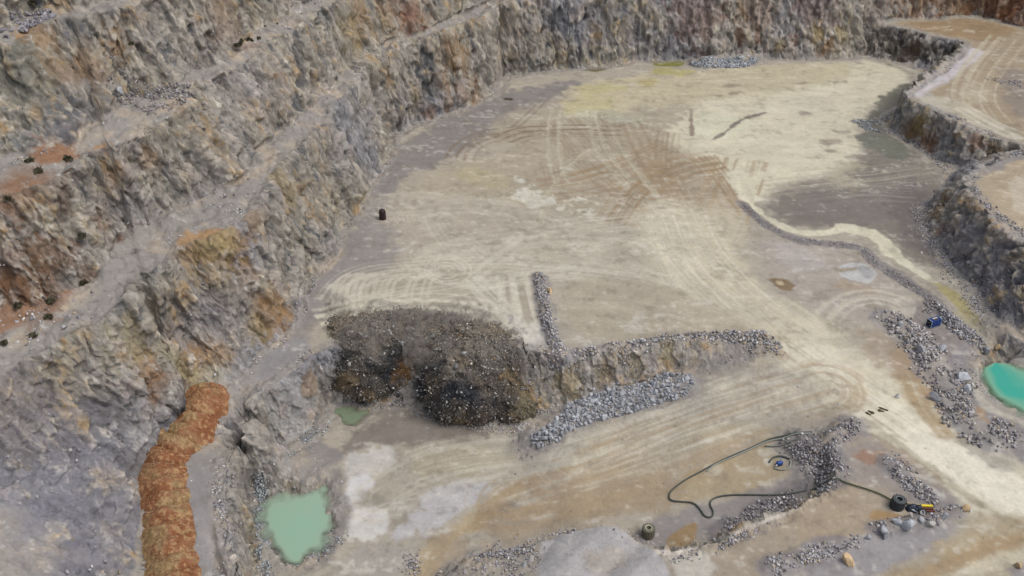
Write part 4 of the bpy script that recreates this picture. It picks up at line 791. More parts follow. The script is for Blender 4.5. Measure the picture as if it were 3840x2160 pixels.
scree(16000, vis*flat_*sstep(.14, .5, WIDE)*cl_*(Z < 9)*(180/RR)**2, .08, .6, 'loose stones scattered at the feet of the quarry walls', 3)
scree(13000, vis*np.clip(1-SLOPE/.6, 0, 1)*cl_*(Z > 9)*(XX < 40)*(180/RR)**2, .12, .9, 'loose stones scattered over the upper benches', 3.2)
scree(5000, vis*flat_*(Z < 9)*(160/RR)**1.5, .06, .28, 'small pale stones strewn over the quarry floor', 2, [(206,202,190),(176,170,160),(140,134,126)], [4, 3, 1])
scree(5000, vis*(SLOPE > .7)*(180/RR)**2, .15, .8, 'loose stones caught on the rock faces', 3)
heap('rubble', cat2(along([(652,1170),(655,1250),(660,1330),(664,1400),(672,1448)], 1700, .9), along([(655,1165),(700,1130),(790,1100),(820,1040)], 900, 1.6), along([(740,1435),(800,1400),(850,1350)], 400, 1.5)), .1, .55, 'blue grey stones between the left bench and the green pool', pal=[(160,166,170),(186,190,190),(126,130,134)], wt=[4, 2, 3], extra=.15)

heap('scattered_stones', inpoly([(1350,1500),(1370,1390),(1440,1345),(1560,1338),(1600,1375),(1660,1395),(1690,1500)], 5000), .05, .22, 'fine pale gravel covering the mound at the lower edge', [(186,182,180),(164,160,160),(204,200,196)], [4, 3, 2], p=3)
# ---------------------------------------------------------------- single boulders
BM1 = mat_boulder('stockpile_rock', (162,164,168)); BM2 = mat_boulder('tan_rock', (184,160,126)); BM3 = mat_boulder('pale_rock', (182,178,172), .15)
for me_ in BOUL: me_.materials.append(BM1)
def boulder(x, y, z, s, label, group=None, mat=None, k=None, rot=None):
    me_ = BOUL[random.randrange(10) if k is None else k]
    o = bpy.data.objects.new('boulder', me_); COL.objects.link(o); o.location = (x, y, z); o.scale = (s, s*random.uniform(.8, 1.15), s*random.uniform(.75, 1.1))
    o.rotation_euler = rot or (random.uniform(0, 6), random.uniform(0, 6), random.uniform(0, 6))
    if mat: o.material_slots[0].link = 'OBJECT'; o.material_slots[0].material = mat
    return tag(o, label, 'boulder', group)
# the stockpile on the ramp: layered boulders
sx_, sy_ = cat2(inpoly([(1332,1095),(1345,1130),(1395,1118),(1440,1080),(1500,1055),(1580,1045),(1650,1015),(1720,1000),(1748,965),(1740,945),(1690,940),(1600,955),(1520,975),(1450,1005),(1420,1025),(1400,1060),(1360,1085)], 5000))
pts_, keep_ = [], []
gcell = {}
for x, y in zip(sx_, sy_):
    s_ = random.uniform(.55, 1.2) if random.random() < .6 else random.uniform(.4, .7)
    near_ = [q for i_ in (-1, 0, 1) for j_ in (-1, 0, 1) for q in gcell.get((int(x)+i_, int(y)+j_), [])]
    if all((x-q[0])**2+(y-q[1])**2 > (.27*(s_+q[2]))**2 for q in near_):
        q = (x, y, s_); gcell.setdefault((int(x), int(y)), []).append(q); pts_.append(q)
print('stockpile rocks', len(pts_))
pts_.sort(key=lambda q: -q[2]*120/math.hypot(q[0], q[1]))
for x, y, s_ in pts_[:268]:
    boulder(x, y, float(zat(x, y))+s_*.22, s_, 'angular grey boulder in the long loose stockpile beside the ramp', 'boulders of the long grey stockpile')
r_ = np.array(pts_[268:]); rx_ = np.concatenate([r_[:, 0], sx_[:1500]+.2]); ry_ = np.concatenate([r_[:, 1], sy_[:1500]]); S_ = np.concatenate([r_[:, 2], RNG.uniform(.2, .45, 1500)])
merge_rocks('rubble', np.stack([rx_, ry_, zat(rx_, ry_)+S_*.15], -1), S_, shade_cols(len(S_), [(172,175,180),(150,153,158),(190,192,194),(176,164,150)], [5, 3, 2, .6]), 'smaller grey rocks filling the long stockpile')
LONE = [(2258,1316,1.3,BM1,'pale block standing alone just below the tyre stack'),(2290,1300,.9,BM3,'pale boulder lying in front of the small black tyre'),(2285,1327,2.0,BM1,'large flat grey boulder on the edge below the tyre stack'),
 (2318,1310,.9,BM1,'rounded grey boulder right of the large flat one'),(2341,1321,1.2,BM3,'whitish boulder at the right of the stones below the tyres'),(2372,1302,1.3,BM1,'grey boulder at the point of the block by the brown stain'),(2428,1282,1.2,BM2,'cream boulder at the tip of the block near the haul road'),
 (2440,1286,.7,BM3,'small pale stone right of the cream boulder'),(2132,1415,2.0,BM2,'tan slab boulder among stones at the lower edge of the block'),(2183,1355,.9,BM1,'grey stone in the gap below the block, upper one'),(2222,1340,1.7,BM1,'grey boulder heading the small pile on the pale gravel slope'),(2226,1352,1.3,BM1,'grey boulder at the bottom of the small pile on the gravel slope'),
 (1383,736,1.4,BM2,'reddish grey boulder on the right side of the narrow windrow'),(1399,803,.8,BM1,'grey stone on the tan floor right of the narrow windrow'),(2560,1425,1.1,BM2,'brown rock alone on the grey corner at the lower right'),(300,232,1.5,BM1,'big pale block fallen on the upper left spill'),
 (145,100,1.5,BM3,'whitish block on the upper left bench edge'),(1108,1440,.7,BM3,'single white stone on the tan ramp at the lower middle'),(2350,1005,1.9,BM1,'squared grey block beside the haul road'),(2424,955,2.2,BM1,'long slab on the boulder bank facing the pond'),(2432,985,1.8,BM1,'pale slab below the long slab on the boulder bank'),
 (2315,885,2.3,BM1,'biggest pale boulder in the bank by the haul road'),(2370,880,2.0,BM1,'flat grey slab at the right edge of the boulder bank'),(2480,890,1.9,BM1,'dark slab left of the tan stone near the pond'),(2508,878,1.3,BM2,'tan stone beside the dark slab near the pond'),(2265,822,1.4,BM1,'grey boulder at the left tip of the boulder bank'),
 (2258,1000,1.0,BM3,'pale rock at the foot of the boulder bank'),(1282,1470,.9,BM3,'pale stone in the dark rubble at the bottom edge'),(1335,1408,1.2,BM3,'tallest pale block in the dark rubble by the gravel mound'),(1320,1422,1.0,BM1,'grey block in the dark rubble by the gravel mound')]
hl = hit([q[0] for q in LONE], [q[1] for q in LONE])
for (u, v, s_, m_, lb), h_ in zip(LONE, hl): boulder(h_[0], h_[1], float(zat(h_[0], h_[1]))+s_*.18, s_, lb, None, m_)

# ---------------------------------------------------------------- orange berm on the left bench
def berm():
    p = hits([(520,1000),(512,1045),(480,1085),(440,1125),(405,1165),(410,1220),(418,1290),(425,1350),(433,1420),(440,1500)], 3)
    p = p[:, :2]; sg = np.linalg.norm(np.diff(p, axis=0), axis=1); c = np.concatenate([[0], np.cumsum(sg)]); n = 520; t = np.linspace(-2.4, c[-1], n)
    cx = np.interp(t, c, p[:, 0]); cy = np.interp(t, c, p[:, 1]); tx = np.gradient(cx); ty = np.gradient(cy)
    kk = np.hanning(91); kk /= kk.sum(); cx = np.convolve(np.pad(cx, 45, mode='reflect', reflect_type='odd'), kk, 'valid'); cy = np.convolve(np.pad(cy, 45, mode='reflect', reflect_type='odd'), kk, 'valid'); tx = np.convolve(np.pad(tx, 45, mode='edge'), kk, 'valid'); ty = np.convolve(np.pad(ty, 45, mode='edge'), kk, 'valid'); ln = np.hypot(tx, ty)+1e-9; tx /= ln; ty /= ln
    cx = cx-np.minimum(0, 0); head = t < 0; cx[head] = p[0, 0]-tx[~head][0]*(-t[head]); cy[head] = p[0, 1]-ty[~head][0]*(-t[head])
    m = 110; u = np.linspace(-1, 1, m); per = 2.5; ph = (t/per) % 1; scal = np.sqrt(np.clip(1-(2*ph-1)**2, 0, 1))
    cap = np.sqrt(np.clip(1-np.clip(-t/2.4, 0, 1)**2, 0, 1))
    w = (2.75+.35*scal+.25*vn(t/1.4, t*0, s=600))*np.maximum(cap, .02)
    bow = .9*(1-u**2)                                            # each tipped heap bows towards the pit
    X = cx[:, None]-ty[:, None]*(u*w[:, None])+tx[:, None]*bow; Y = cy[:, None]+tx[:, None]*(u*w[:, None])+ty[:, None]*bow
    prof = np.clip(1-np.abs(u)**1.7, 0, 1); hgt = (.9+.75*scal)[:, None]*prof*cap[:, None]
    nz = fbm(X/1.1, Y/1.1, s=610, n=3)*.16+vn(X/.25, Y/.25, s=620)*.05
    Zb = np.minimum(zat(X, Y), .7)-.12+hgt+nz*np.minimum(prof*3, 1)
    a1_ = fbm(X/2.2, Y/2.2, s=630, n=3); a2_ = fbm(X/.35, Y/.35, s=640, n=2); seam = (1-scal)[:, None]
    V = np.stack([X, Y, Zb], -1).reshape(-1, 3); cc = np.tile(lin((142,100,72)), (len(V), 1)).astype(np.float32)
    hv = (_T[(np.floor(t/per).astype(np.int64)*7919+331) % 65536][:, None]*np.ones((1, m))).ravel(); cc = lerp(cc, (150,126,92), sstep(.45, .7, hv+a1_.ravel()*.3)*.85)
    cc = lerp(cc, (142,118,84), sstep(.1, .6, a1_.ravel()+.3*(sstep(8, 25, t)[:, None]*np.ones((1, m))).ravel()-.1)); cc = lerp(cc, (128,80,52), sstep(.1, .5, -a1_.ravel())*.7)
    cc = lerp(cc, (178,148,108), sstep(.15, .6, a2_.ravel())*.6); cc = lerp(cc, (112,74,46), sstep(.25, .6, -a2_.ravel())*.5)
    id_ = np.arange(n*m).reshape(n, m); F = np.stack([id_[:-1, :-1], id_[:-1, 1:], id_[1:, 1:], id_[1:, :-1]], -1).reshape(-1, 4)
    b_ = link('soil_berm', mesh_np('soil_berm', V, F, np.concatenate([cc, np.full((len(cc), 1), .95)], 1)), RUBM)
    tag(b_, 'long orange brown soil berm of tipped heaps on the left bench', 'berm')
    k = RNG.integers(0, len(V), 9000); S = sizes(9000, .05, .24, 3)
    merge_rocks('scattered_stones', V[k]+np.stack([RNG.normal(0, .22, 9000), RNG.normal(0, .22, 9000), np.full(9000, .01)], -1), S, shade_cols(9000, [(176,140,98),(196,176,146),(134,94,64),(150,128,96)], [4, 1.5, 3, 3]), 'small stones lying on the orange soil berm')
berm()
# ---------------------------------------------------------------- the blast: heaving rock mass, thrown stones and dust
LOBES = [((-21.3,108.2,-5.0),(6.6,6.6,6.6)),((-6.0,105.4,-6.4),(8.0,8.8,8.6)),((-13.5,109.8,-3.6),(13.6,5.8,4.4)),((0.4,101.2,-7.6),(3.2,4.2,4.0)),((-1.2,105.5,-5.5),(4.6,6.0,5.4)),((-25,110.5,-3),(3.2,3.6,3.6))]
def lobe_pts(c, r, th, ph, seed):
    x = np.cos(th)*np.cos(ph); y = np.sin(th)*np.cos(ph); z = np.sin(ph)
    P = np.stack([c[0]+r[0]*x, c[1]+r[1]*y, c[2]+r[2]*z], -1)
    d = fbm(P[..., 0]/3, P[..., 1]/3, P[..., 2]/3, s=700, n=3)*.9+facets(P[..., 0]/1.3, P[..., 1]/1.3, P[..., 2]/1.3, 710)[0]*.5+fbm(P[..., 0]/.5, P[..., 1]/.5, P[..., 2]/.5, s=720, n=2)*.14
    return P+np.stack([x, y, z], -1)*d[..., None]
def blast_col(P, n):
    X, Y, Zz = P[:, 0], P[:, 1], P[:, 2]
    c = np.tile(lin((92,86,80)).astype(np.float32), (n, 1)); a_ = fbm(X/3.5, Y/3.5, Zz/3.5, s=730, n=3); b_ = fbm(X/2.2, Y/2.2, Zz/2.2, s=740, n=3)
    c = lerp(c, (118,104,84), sstep(0, .5, a_)); c = lerp(c, (60,62,66), sstep(.05, .5, -a_)); c = lerp(c, (138,130,118), sstep(-2.0, 1.5, Zz+b_*1.8)*.65)  # shade between stones painted into the dark tones, light into the paler tops
    oc = np.exp(-(((X+15.2)/2.2)**2+((Zz+3.4)/3.0)**2)); c = lerp(c, (150,112,66), sstep(.45, 1.0, oc+b_*.5)*.7)
    gc = np.exp(-(((X-1.5)/3)**2+((Zz+6)/3)**2)); c = lerp(c, (130,120,92), sstep(.4, 1.0, gc+b_*.5)*.6)
    return c
Vs, Fs, o_ = [], [], 0
for k, (c, r) in enumerate(LOBES):
    na, nb = 260, 120; TH, PHh = np.meshgrid(np.linspace(0, 2*math.pi, na, endpoint=False), np.linspace(-.9, math.pi/2, nb))
    P = lobe_pts(c, r, TH, PHh, k); id_ = np.arange(na*nb).reshape(nb, na); nx_ = np.roll(id_, -1, 1)
    Fs.append(np.stack([id_[:-1], nx_[:-1], nx_[1:], id_[1:]], -1).reshape(-1, 4)+o_); Vs.append(P.reshape(-1, 3)); o_ += na*nb
V = np.concatenate(Vs); cc = blast_col(V, len(V))
b_ = link('blasted_rock', mesh_np('blasted_rock', V, np.concatenate(Fs), np.concatenate([cc, np.full((len(cc), 1), .95)], 1)), mat_ground('blasted_rock', 3.0, 9.0, .7, .35))
tag(b_, 'dark dome of rock bursting out of the bench face in a blast', 'rock mass')
def on_lobes(n, lift):
    out = []
    w = np.array([r[0]*r[2] for c, r in LOBES]); w /= w.sum()
    for k, (c, r) in enumerate(LOBES):
        m = int(n*w[k]); th = RNG.uniform(0, 2*math.pi, m); ph = np.arcsin(RNG.uniform(-.35, 1, m)); P = lobe_pts(c, r, th, ph, k)
        nrm = np.stack([np.cos(th)*np.cos(ph), np.sin(th)*np.cos(ph), np.sin(ph)], -1); P = P+nrm*(RNG.random(m)**2*lift)[:, None]
        ok = P[:, 2] > zat(P[:, 0], P[:, 1])-.1
        for j, (c2, r2_) in enumerate(LOBES):
            if j != k: ok &= (((P-np.array(c2))/(np.array(r2_)-.3))**2).sum(1) > 1
        out.append(P[ok])
    return np.concatenate(out)
P = on_lobes(70000, .7); cn = fbm(P[:, 0]/1.3, P[:, 1]/1.3, P[:, 2]/1.3, s=760, n=3); ok = cn+RNG.random(len(P))*.9 > .2; P, cn = P[ok], cn[ok]
S = .08+.34*RNG.random(len(P))**3.2*(1+.5*cn); bc = blast_col(P, len(P)); k = RNG.random(len(P))[:, None]
tint = shade_cols(len(P), [(206,202,194),(150,146,142),(112,108,104)], [1.5, 3, 3]); lp = (.16+.5*sstep(.0, .6, cn+fbm(P[:, 0]/4, P[:, 1]/4, P[:, 2]/4, s=770, n=2)*.5))[:, None]
col = np.where(k < lp, tint, bc*RNG.uniform(.8, 2.1, (len(P), 1)))
merge_rocks('flying_stones', P, S, np.clip(col, .02, .62), 'thousands of stones thrown up over the blasting bench face', 'rubble')
P = on_lobes(2600, 1.0); P = P[P[:, 1] < 108.5]; cn = fbm(P[:, 0]/1.8, P[:, 1]/1.8, P[:, 2]/1.8, s=780, n=2); P = P[cn > .12][:420]; S = sizes(len(P), .3, 1.0, 1.4)
merge_rocks('flying_stones', P, S, shade_cols(len(P), [(164,164,160),(126,126,126),(190,184,174),(140,118,88)], [3, 3, 1.2, .8]), 'bigger pale blocks breaking off the front of the blast', 'rubble')
# loose fines spilling from the mass and open cracks behind it
ck = hits([(1372,760),(1380,790),(1330,868),(1345,905),(1352,935),(1365,952)][2:], 2)
heap('rubble', cat2(along([(820,1008),(900,1010),(1000,1015),(1100,1040),(1180,1062)], 1300, 1.6), along([(1200,1068),(1290,1080),(1340,1050),(1400,1015)], 900, 1.5), inpoly([(1160,1068),(1240,1068),(1225,1082),(1170,1078)], 200), inpoly([(1280,960),(1380,945),(1400,1000),(1340,1040),(1280,1040)], 900)), .08, .55, 'broken stones lying in front of the blast', extra=.1, wt=[4,3,2,2,2])
def rib(name, pts3, w, mat, label, cat):
    p = np.array(pts3); t = np.gradient(p[:, :2], axis=0); t /= np.linalg.norm(t, axis=1)[:, None]+1e-9; V = []
    for i, q in enumerate(p):
        ww = w*random.uniform(.4, 1.3)*(0.15 if i in (0, len(p)-1) else 1); jx = random.uniform(-.15, .15)
        for sgn, dz in ((-1, .03), (1, .03)): x = q[0]-t[i, 1]*(sgn*ww+jx); y = q[1]+t[i, 0]*(sgn*ww+jx); V.append((x, y, float(zat(x, y))+dz+.03))
    F = [(2*i, 2*i+2, 2*i+3, 2*i+1) for i in range(len(p)-1)]
    return tag(link(name, mesh_np(name, V, F), mat), label, kind='structure')
crk = simple('crack_dark', (58,52,48), .95)
for j, pp in enumerate(([(1312,852),(1320,866),(1318,880),(1326,890)], [(1328,900),(1345,925),(1352,935)], [(1352,940),(1362,955),(1372,968),(1376,975)])):
    q = hits(pp, 3); rib('crack', q, .10, crk, 'open crack in the pale ground behind the blast', 'crack')
def mat_dust():
    m = bpy.data.materials.new('dust'); m.use_nodes = True; nt = m.node_tree; nt.nodes.clear(); l = nt.links.new
    o = nt.nodes.new('ShaderNodeOutputMaterial'); pv = nt.nodes.new('ShaderNodeVolumePrincipled'); pv.inputs['Color'].default_value = (*lin((222,212,202)), 1); pv.inputs['Anisotropy'].default_value = .1
    tc = nt.nodes.new('ShaderNodeTexCoord'); n = N(nt, 'ShaderNodeTexNoise', Scale=.9, Detail=5.0, Roughness=.66, Distortion=.6); l(tc.outputs['Object'], n.inputs['Vector'])
    mr = N(nt, 'ShaderNodeMapRange'); mr.inputs['From Min'].default_value = .5; mr.inputs['From Max'].default_value = .78; mr.inputs['To Max'].default_value = 2.6; l(n.outputs['Fac'], mr.inputs['Value'])
    l(mr.outputs[0], pv.inputs['Density']); l(pv.outputs[0], o.inputs['Volume']); return m
PUFF = [((-13.2,103.6,-2.2),(1.6,2.2,3.4)),((-19,113.5,.6),(4.5,1.8,1.4)),((-8,113.4,.5),(5,1.8,1.3)),((1.2,104.5,-2.6),(2.6,3.2,2.4)),((-26,113.5,1.2),(2.2,1.6,2.2)),((-14,110,1.2),(8,3.5,1.6)),((-5,109.5,.8),(5.5,3.2,1.8)),((0,107,-.3),(2.6,3.6,1.8)),((-13.5,104,.2),(2.4,2.4,4.2)),((-8,103.5,1.2),(4,2.6,1.3)),((-11.5,99.5,-6.5),(3.4,1.6,1.2)),((-22,106,1.2),(4,3,1.4))]
bm = bmesh.new()
for c, r in PUFF:
    g = bmesh.ops.create_icosphere(bm, subdivisions=3, radius=1)
    for v in g['verts']:
        q = v.co.copy(); f = 1+.22*math.sin(q.x*5+c[0])*math.cos(q.y*4+c[1]); v.co = Vector((c[0]+q.x*r[0]*f, c[1]+q.y*r[1]*f, c[2]+q.z*r[2]*f))
me = bpy.data.meshes.new('dust'); bm.to_mesh(me); bm.free()
tag(link('dust', me, mat_dust()), 'grey brown dust wisps rising off the blast', kind='stuff')
# ---------------------------------------------------------------- man-made things
def thing(name, label, cat, loc, rz=0, group=None):
    o = bpy.data.objects.new(name, None); COL.objects.link(o); o.location = loc; o.rotation_euler = (0, 0, rz); o.empty_display_size = .3
    return tag(o, label, cat, group)
def bmobj(name, bm, mat, parent=None, smooth=False, bevel=0):
    me = bpy.data.meshes.new(name); bm.to_mesh(me); bm.free(); o = link(name, me, mat, parent, smooth)
    if bevel:
        b = o.modifiers.new('bevel', 'BEVEL'); b.width = bevel; b.segments = 2; b.limit_method = 'ANGLE'
    return o
def box(bm, c, s, rot=None):
    g = bmesh.ops.create_cube(bm, size=1)['verts']
    M = Matrix.Translation(c) @ (rot.to_matrix().to_4x4() if rot else Matrix()) @ Matrix.Diagonal((*s, 1)); bmesh.ops.transform(bm, matrix=M, verts=g)
def cyl(bm, p0, p1, r0, r1=None, n=20):
    r1 = r0 if r1 is None else r1; p0 = Vector(p0); p1 = Vector(p1); d = p1-p0
    g = bmesh.ops.create_cone(bm, cap_ends=True, segments=n, radius1=r0, radius2=r1, depth=d.length)['verts']
    bmesh.ops.transform(bm, matrix=Matrix.Translation((p0+p1)/2) @ d.to_track_quat('Z', 'Y').to_matrix().to_4x4(), verts=g)
def lathe(bm, prof, n=48, wob=0):
    rows = []
    for r, z in prof: rows.append([bm.verts.new((r*math.cos(2*math.pi*i/n), r*math.sin(2*math.pi*i/n), z)) for i in range(n)])
    for a_, b_ in zip(rows[:-1], rows[1:]):
        for i in range(n): bm.faces.new((a_[i], a_[(i+1) % n], b_[(i+1) % n], b_[i]))
    return rows
RUB = simple('tyre_rubber', (62,64,66), .75, 0, .3, 6); RUBL = simple('tyre_rubber_worn', (116,120,122), .7, 0, .2, 6)
MUD = simple('muddy_rubber', (112,110,94), .9, 0, .35, 5); MUDL = simple('pale_mud', (196,192,168), .9, 0, .2, 5)
def tyre_meshes(R, ri, h):
    body = bmesh.new(); prof = [(ri, .12*h), (ri+.03, .03*h), (ri+.10*R, 0), (R*.86, .02*h), (R*.97, .12*h), (R, .25*h), (R, .75*h), (R*.97, .88*h), (R*.86, .98*h), (ri+.12*R, h), (ri+.03, .97*h), (ri, .88*h)]
    rows = lathe(body, prof+[prof[0]], 56)
    me_b = bpy.data.meshes.new('casing'); body.to_mesh(me_b); body.free()
    lug = bmesh.new()
    for i in range(34):
        a_ = 2*math.pi*i/34; z_ = h*(.30 if i % 2 else .70)
        box(lug, (math.cos(a_)*(R+.025), math.sin(a_)*(R+.025), z_), (.09, R*.13, h*.34), Euler((.35*(1 if i % 2 else -1), 0, a_)))
    me_l = bpy.data.meshes.new('tread_lugs'); lug.to_mesh(me_l); lug.free()
    rg = bmesh.new(); lathe(rg, [(ri-.01, .86*h), (ri+.02, 1.0*h+.012), (ri+.075, 1.0*h+.016), (ri+.085, .985*h), (ri+.02, .93*h), (ri-.01, .86*h)], 48)
    me_r = bpy.data.meshes.new('bead_ring'); rg.to_mesh(me_r); rg.free()
    sh = bmesh.new(); lathe(sh, [(R*.80, 1.0*h-.02), (R*.815, 1.0*h+.018), (R*.85, 1.0*h+.014), (R*.862, .95*h)], 48)
    me_s = bpy.data.meshes.new('sidewall_rib'); sh.to_mesh(me_s); sh.free()
    for m_ in (me_b, me_r, me_s): m_.polygons.foreach_set('use_smooth', np.ones(len(m_.polygons), bool))
    return me_b, me_l, me_r, me_s
def stack(u, v, R, ri, h, n, lean, mats, labels, group):
    b_ = hit([u], [v])[0]; z0_ = float(zat(b_[0], b_[1])); mb, ml, mr_, ms = tyre_meshes(R, ri, h)
    for m_, t_ in ((mb, mats[0]), (ml, mats[0]), (mr_, mats[1]), (ms, mats[2])): m_.materials.append(t_)
    for i in range(n):
        t = thing('tyre', labels[i], 'tyre', (b_[0]+lean[0]*i, b_[1]+lean[1]*i, z0_-.05+i*h*.97), random.uniform(0, 3), group)
        t.rotation_euler = (random.uniform(-.03, .03), random.uniform(-.03, .03), random.uniform(0, 3))
        for nm, m_ in (('casing', mb), ('tread_lugs', ml), ('bead_ring', mr_), ('sidewall_rib', ms)):
            o = bpy.data.objects.new(nm, m_); COL.objects.link(o); o.parent = t
    return b_
TS = stack(2255, 1275, .76, .36, .47, 3, (.05, .03), (RUB, RUBL, RUBL), ['lowest tyre of the dark stack by the yellow pipe', 'middle tyre of the dark stack by the yellow pipe', 'top tyre of the dark stack, its round hole showing'], 'tyres of the dark stack')
stack(1630, 1346, .72, .34, .46, 3, (.0, .02), (MUD, MUDL, MUD), ['lowest tyre of the muddy stack by the brown puddle', 'middle tyre of the muddy stack by the brown puddle', 'top tyre of the muddy stack with its pale ring'], 'tyres of the muddy stack')

# hoses
def tube(name, pts, r, mat, label, cat='hose', parent=None, lift=0.0, ends=None, zfun=None, seg=8):
    q = hits(pts, 3); p = [Vector((a_[0], a_[1], float(zat(a_[0], a_[1]))+r+.05+lift)) for a_ in q]
    # smooth the heights a little
    zs = np.array([a_.z for a_ in p]); kz = np.ones(5)/5; zs = np.maximum(zs, np.convolve(np.pad(zs, 2, mode='edge'), kz, 'valid'))
    bm = bmesh.new(); rows = []
    for i, a_ in enumerate(p):
        a_.z = zs[i]; d = (p[min(i+1, len(p)-1)]-p[max(i-1, 0)]); d.normalize(); s_ = d.cross(Vector((0, 0, 1))).normalized(); t_ = s_.cross(d)
        rows.append([bm.verts.new(a_+s_*r*math.cos(2*math.pi*k/seg)+t_*r*math.sin(2*math.pi*k/seg)) for k in range(seg)])
    for a_, b_ in zip(rows[:-1], rows[1:]):
        for k in range(seg): bm.faces.new((a_[k], a_[(k+1) % seg], b_[(k+1) % seg], b_[k]))
    bm.faces.new(rows[0]); bm.faces.new(rows[-1][::-1])
    o = bmobj(name, bm, mat, parent, True)
    if parent is None: tag(o, label, cat)
    return o, p
HD = simple('hose_dark', (74,80,74), .6, 0, .2); HP = simple('hose_pale', (146,148,138), .6, 0, .2); HG = simple('hose_grey', (112,116,110), .6, 0, .25)
tube('hose', [(2042,1089),(2000,1092),(1950,1100),(1900,1123),(1840,1148),(1780,1178),(1730,1205),(1690,1232),(1681,1250),(1688,1262),(1712,1264),(1742,1265),(1760,1280),(1770,1298),(1780,1304),(1792,1302),(1795,1288),(1785,1272),(1788,1260),(1806,1250),(1850,1246),(1920,1248),(1990,1244),(2040,1232),(2075,1217),(2085,1208)], .10, HD, 'long dark hose looping across the tan ground to the rubble bank')
tube('hose', [(2040,1091),(1990,1096),(1940,1108),(1890,1130),(1830,1157),(1800,1168),(1777,1188)], .09, HP, 'pale hose lying along the upper part of the long dark hose')
tube('hose', [(1924,1124),(1950,1125),(1975,1118),(2011,1105)], .09, HG, 'short grey hose piece below the long hose end')
tube('hose', [(1935,1165),(1941,1155),(1955,1149),(1972,1151),(1986,1157)], .12, HD, 'curved dark hose piece above the small blue pump')
tube('hose', [(1989,1160),(1989,1172),(1980,1183),(1965,1184),(1947,1180)], .10, HP, 'curved pale hose piece below the small blue pump')
YH = simple('hose_olive', (72,80,52), .6, 0, .5, 2.5)
h_, hp_ = tube('cable', [(2088,1207),(2120,1213),(2150,1224),(2190,1236),(2220,1248),(2243,1262)], .09, YH, 'dark olive and yellow cable running to the dark tyre stack', 'cable', lift=.05)
PW = simple('white_plastic', (206,208,206), .5); PB = simple('blue_paint', (34,72,140), .45, .1, .15, 5); SIL = simple('silver_metal', (186,192,196), .35, .7)
# the small blue pump inside the two hose pieces
pb = hit([1960], [1170])[0]; pz = float(zat(pb[0], pb[1]))
t = thing('water_pump', 'small blue water pump between the two curved hose pieces', 'pump', (pb[0], pb[1], pz), .3)
bm = bmesh.new(); cyl(bm, (-.32, 0, .38), (.32, 0, .38), .28); cyl(bm, (.32, 0, .38), (.46, 0, .38), .20, .12); cyl(bm, (-.32, 0, .38), (-.42, 0, .38), .24, .16); bmobj('casing', bm, PB, t, False, .02)
bm = bmesh.new(); cyl(bm, (.1, .05, .6), (.22, .2, .98), .07); cyl(bm, (.22, .2, .95), (.24, .22, 1.02), .11); bmobj('outlet', bm, SIL, t)
bm = bmesh.new(); cyl(bm, (-.45, -.15, .28), (-.62, -.25, .28), .10); cyl(bm, (-.6, -.24, .28), (-.66, -.27, .28), .15); bmobj('inlet', bm, PW, t)
bm = bmesh.new(); box(bm, (0, .18, .05), (.9, .08, .08)); box(bm, (0, -.18, .05), (.9, .08, .08)); box(bm, (-.3, 0, .1), (.08, .44, .1)); box(bm, (.3, 0, .1), (.08, .44, .1)); bmobj('skid', bm, RUB, t)

# blue container with pale frame
gb = hit([2347], [818])[0]; gz = float(zat(gb[0], gb[1]))
t = thing('generator', 'blue generator box with pale corner frame by the rubble bank', 'generator', (gb[0], gb[1], gz-.05), math.radians(22))
t.scale = (.7, .7, .7)
LX, LY, LZ = 2.7, 1.35, 1.55
NB = simple('dark_blue_paint', (24,50,112), .4, .1, .15, 4); LB = simple('pale_blue_frame', (150,168,188), .45, .2, .1); DKM = simple('dark_metal', (28,32,40), .5, .3)
bm = bmesh.new(); box(bm, (0, 0, .18+LZ/2), (LX, LY, LZ)); bmobj('body', bm, NB, t, False, .04)
for sx__ in (-1, 1):
    bm = bmesh.new()
    box(bm, (sx__*(LX/2-.04), 0, .18+LZ+.04), (.16, LY+.1, .09))
    for sy__ in (-1, 1): box(bm, (sx__*(LX/2-.04), sy__*(LY/2+.01), .18+LZ/2), (.15, .10, LZ+.02))
    bmobj('frame', bm, LB, t, False, .015)
bm = bmesh.new(); box(bm, (0, -LY/2, .14), (LX+.1, .14, .16)); box(bm, (0, LY/2, .14), (LX+.1, .14, .16)); box(bm, (-LX/2, 0, .14), (.14, LY, .16)); box(bm, (LX/2, 0, .14), (.14, LY, .16)); bmobj('skid', bm, simple('skid_metal', (92,112,124), .5, .3), t, False, .015)
bm = bmesh.new(); box(bm, (.12, .18, .18+LZ+.035), (1.25, .36, .07)); bmobj('roof_panel', bm, simple('beige_panel', (190,180,170), .6), t, False, .01)
bm = bmesh.new(); box(bm, (.15, -.2, .18+LZ+.02), (1.3, .28, .05)); bmobj('roof_vent', bm, simple('brown_vent', (70,62,58), .7), t)
for xx_ in (-.55, .25, .85):
    bm = bmesh.new(); box(bm, (xx_, -LY/2-.015, .18+LZ*.52), (.62, .03, LZ*.78)); dr = bmobj('side_door', bm, simple('door_blue', (28,62,134), .4, .1), t, False, .01)
    bm = bmesh.new(); box(bm, (xx_+.22, -LY/2-.05, .18+LZ*.55), (.05, .05, .2)); bmobj('handle', bm, LB, dr)
for (yy_, zz_) in ((-.25, 1.15), (.15, .85), (-.35, .5)):
    bm = bmesh.new(); cyl(bm, (-LX/2-.12, yy_, .18+zz_), (-LX/2+.02, yy_, .18+zz_), .085); bmobj('valve', bm, SIL, t)
bm = bmesh.new(); box(bm, (-LX/2-.012, 0, .18+LZ/2), (.03, LY-.25, LZ-.25)); bmobj('end_panel', bm, DKM, t)

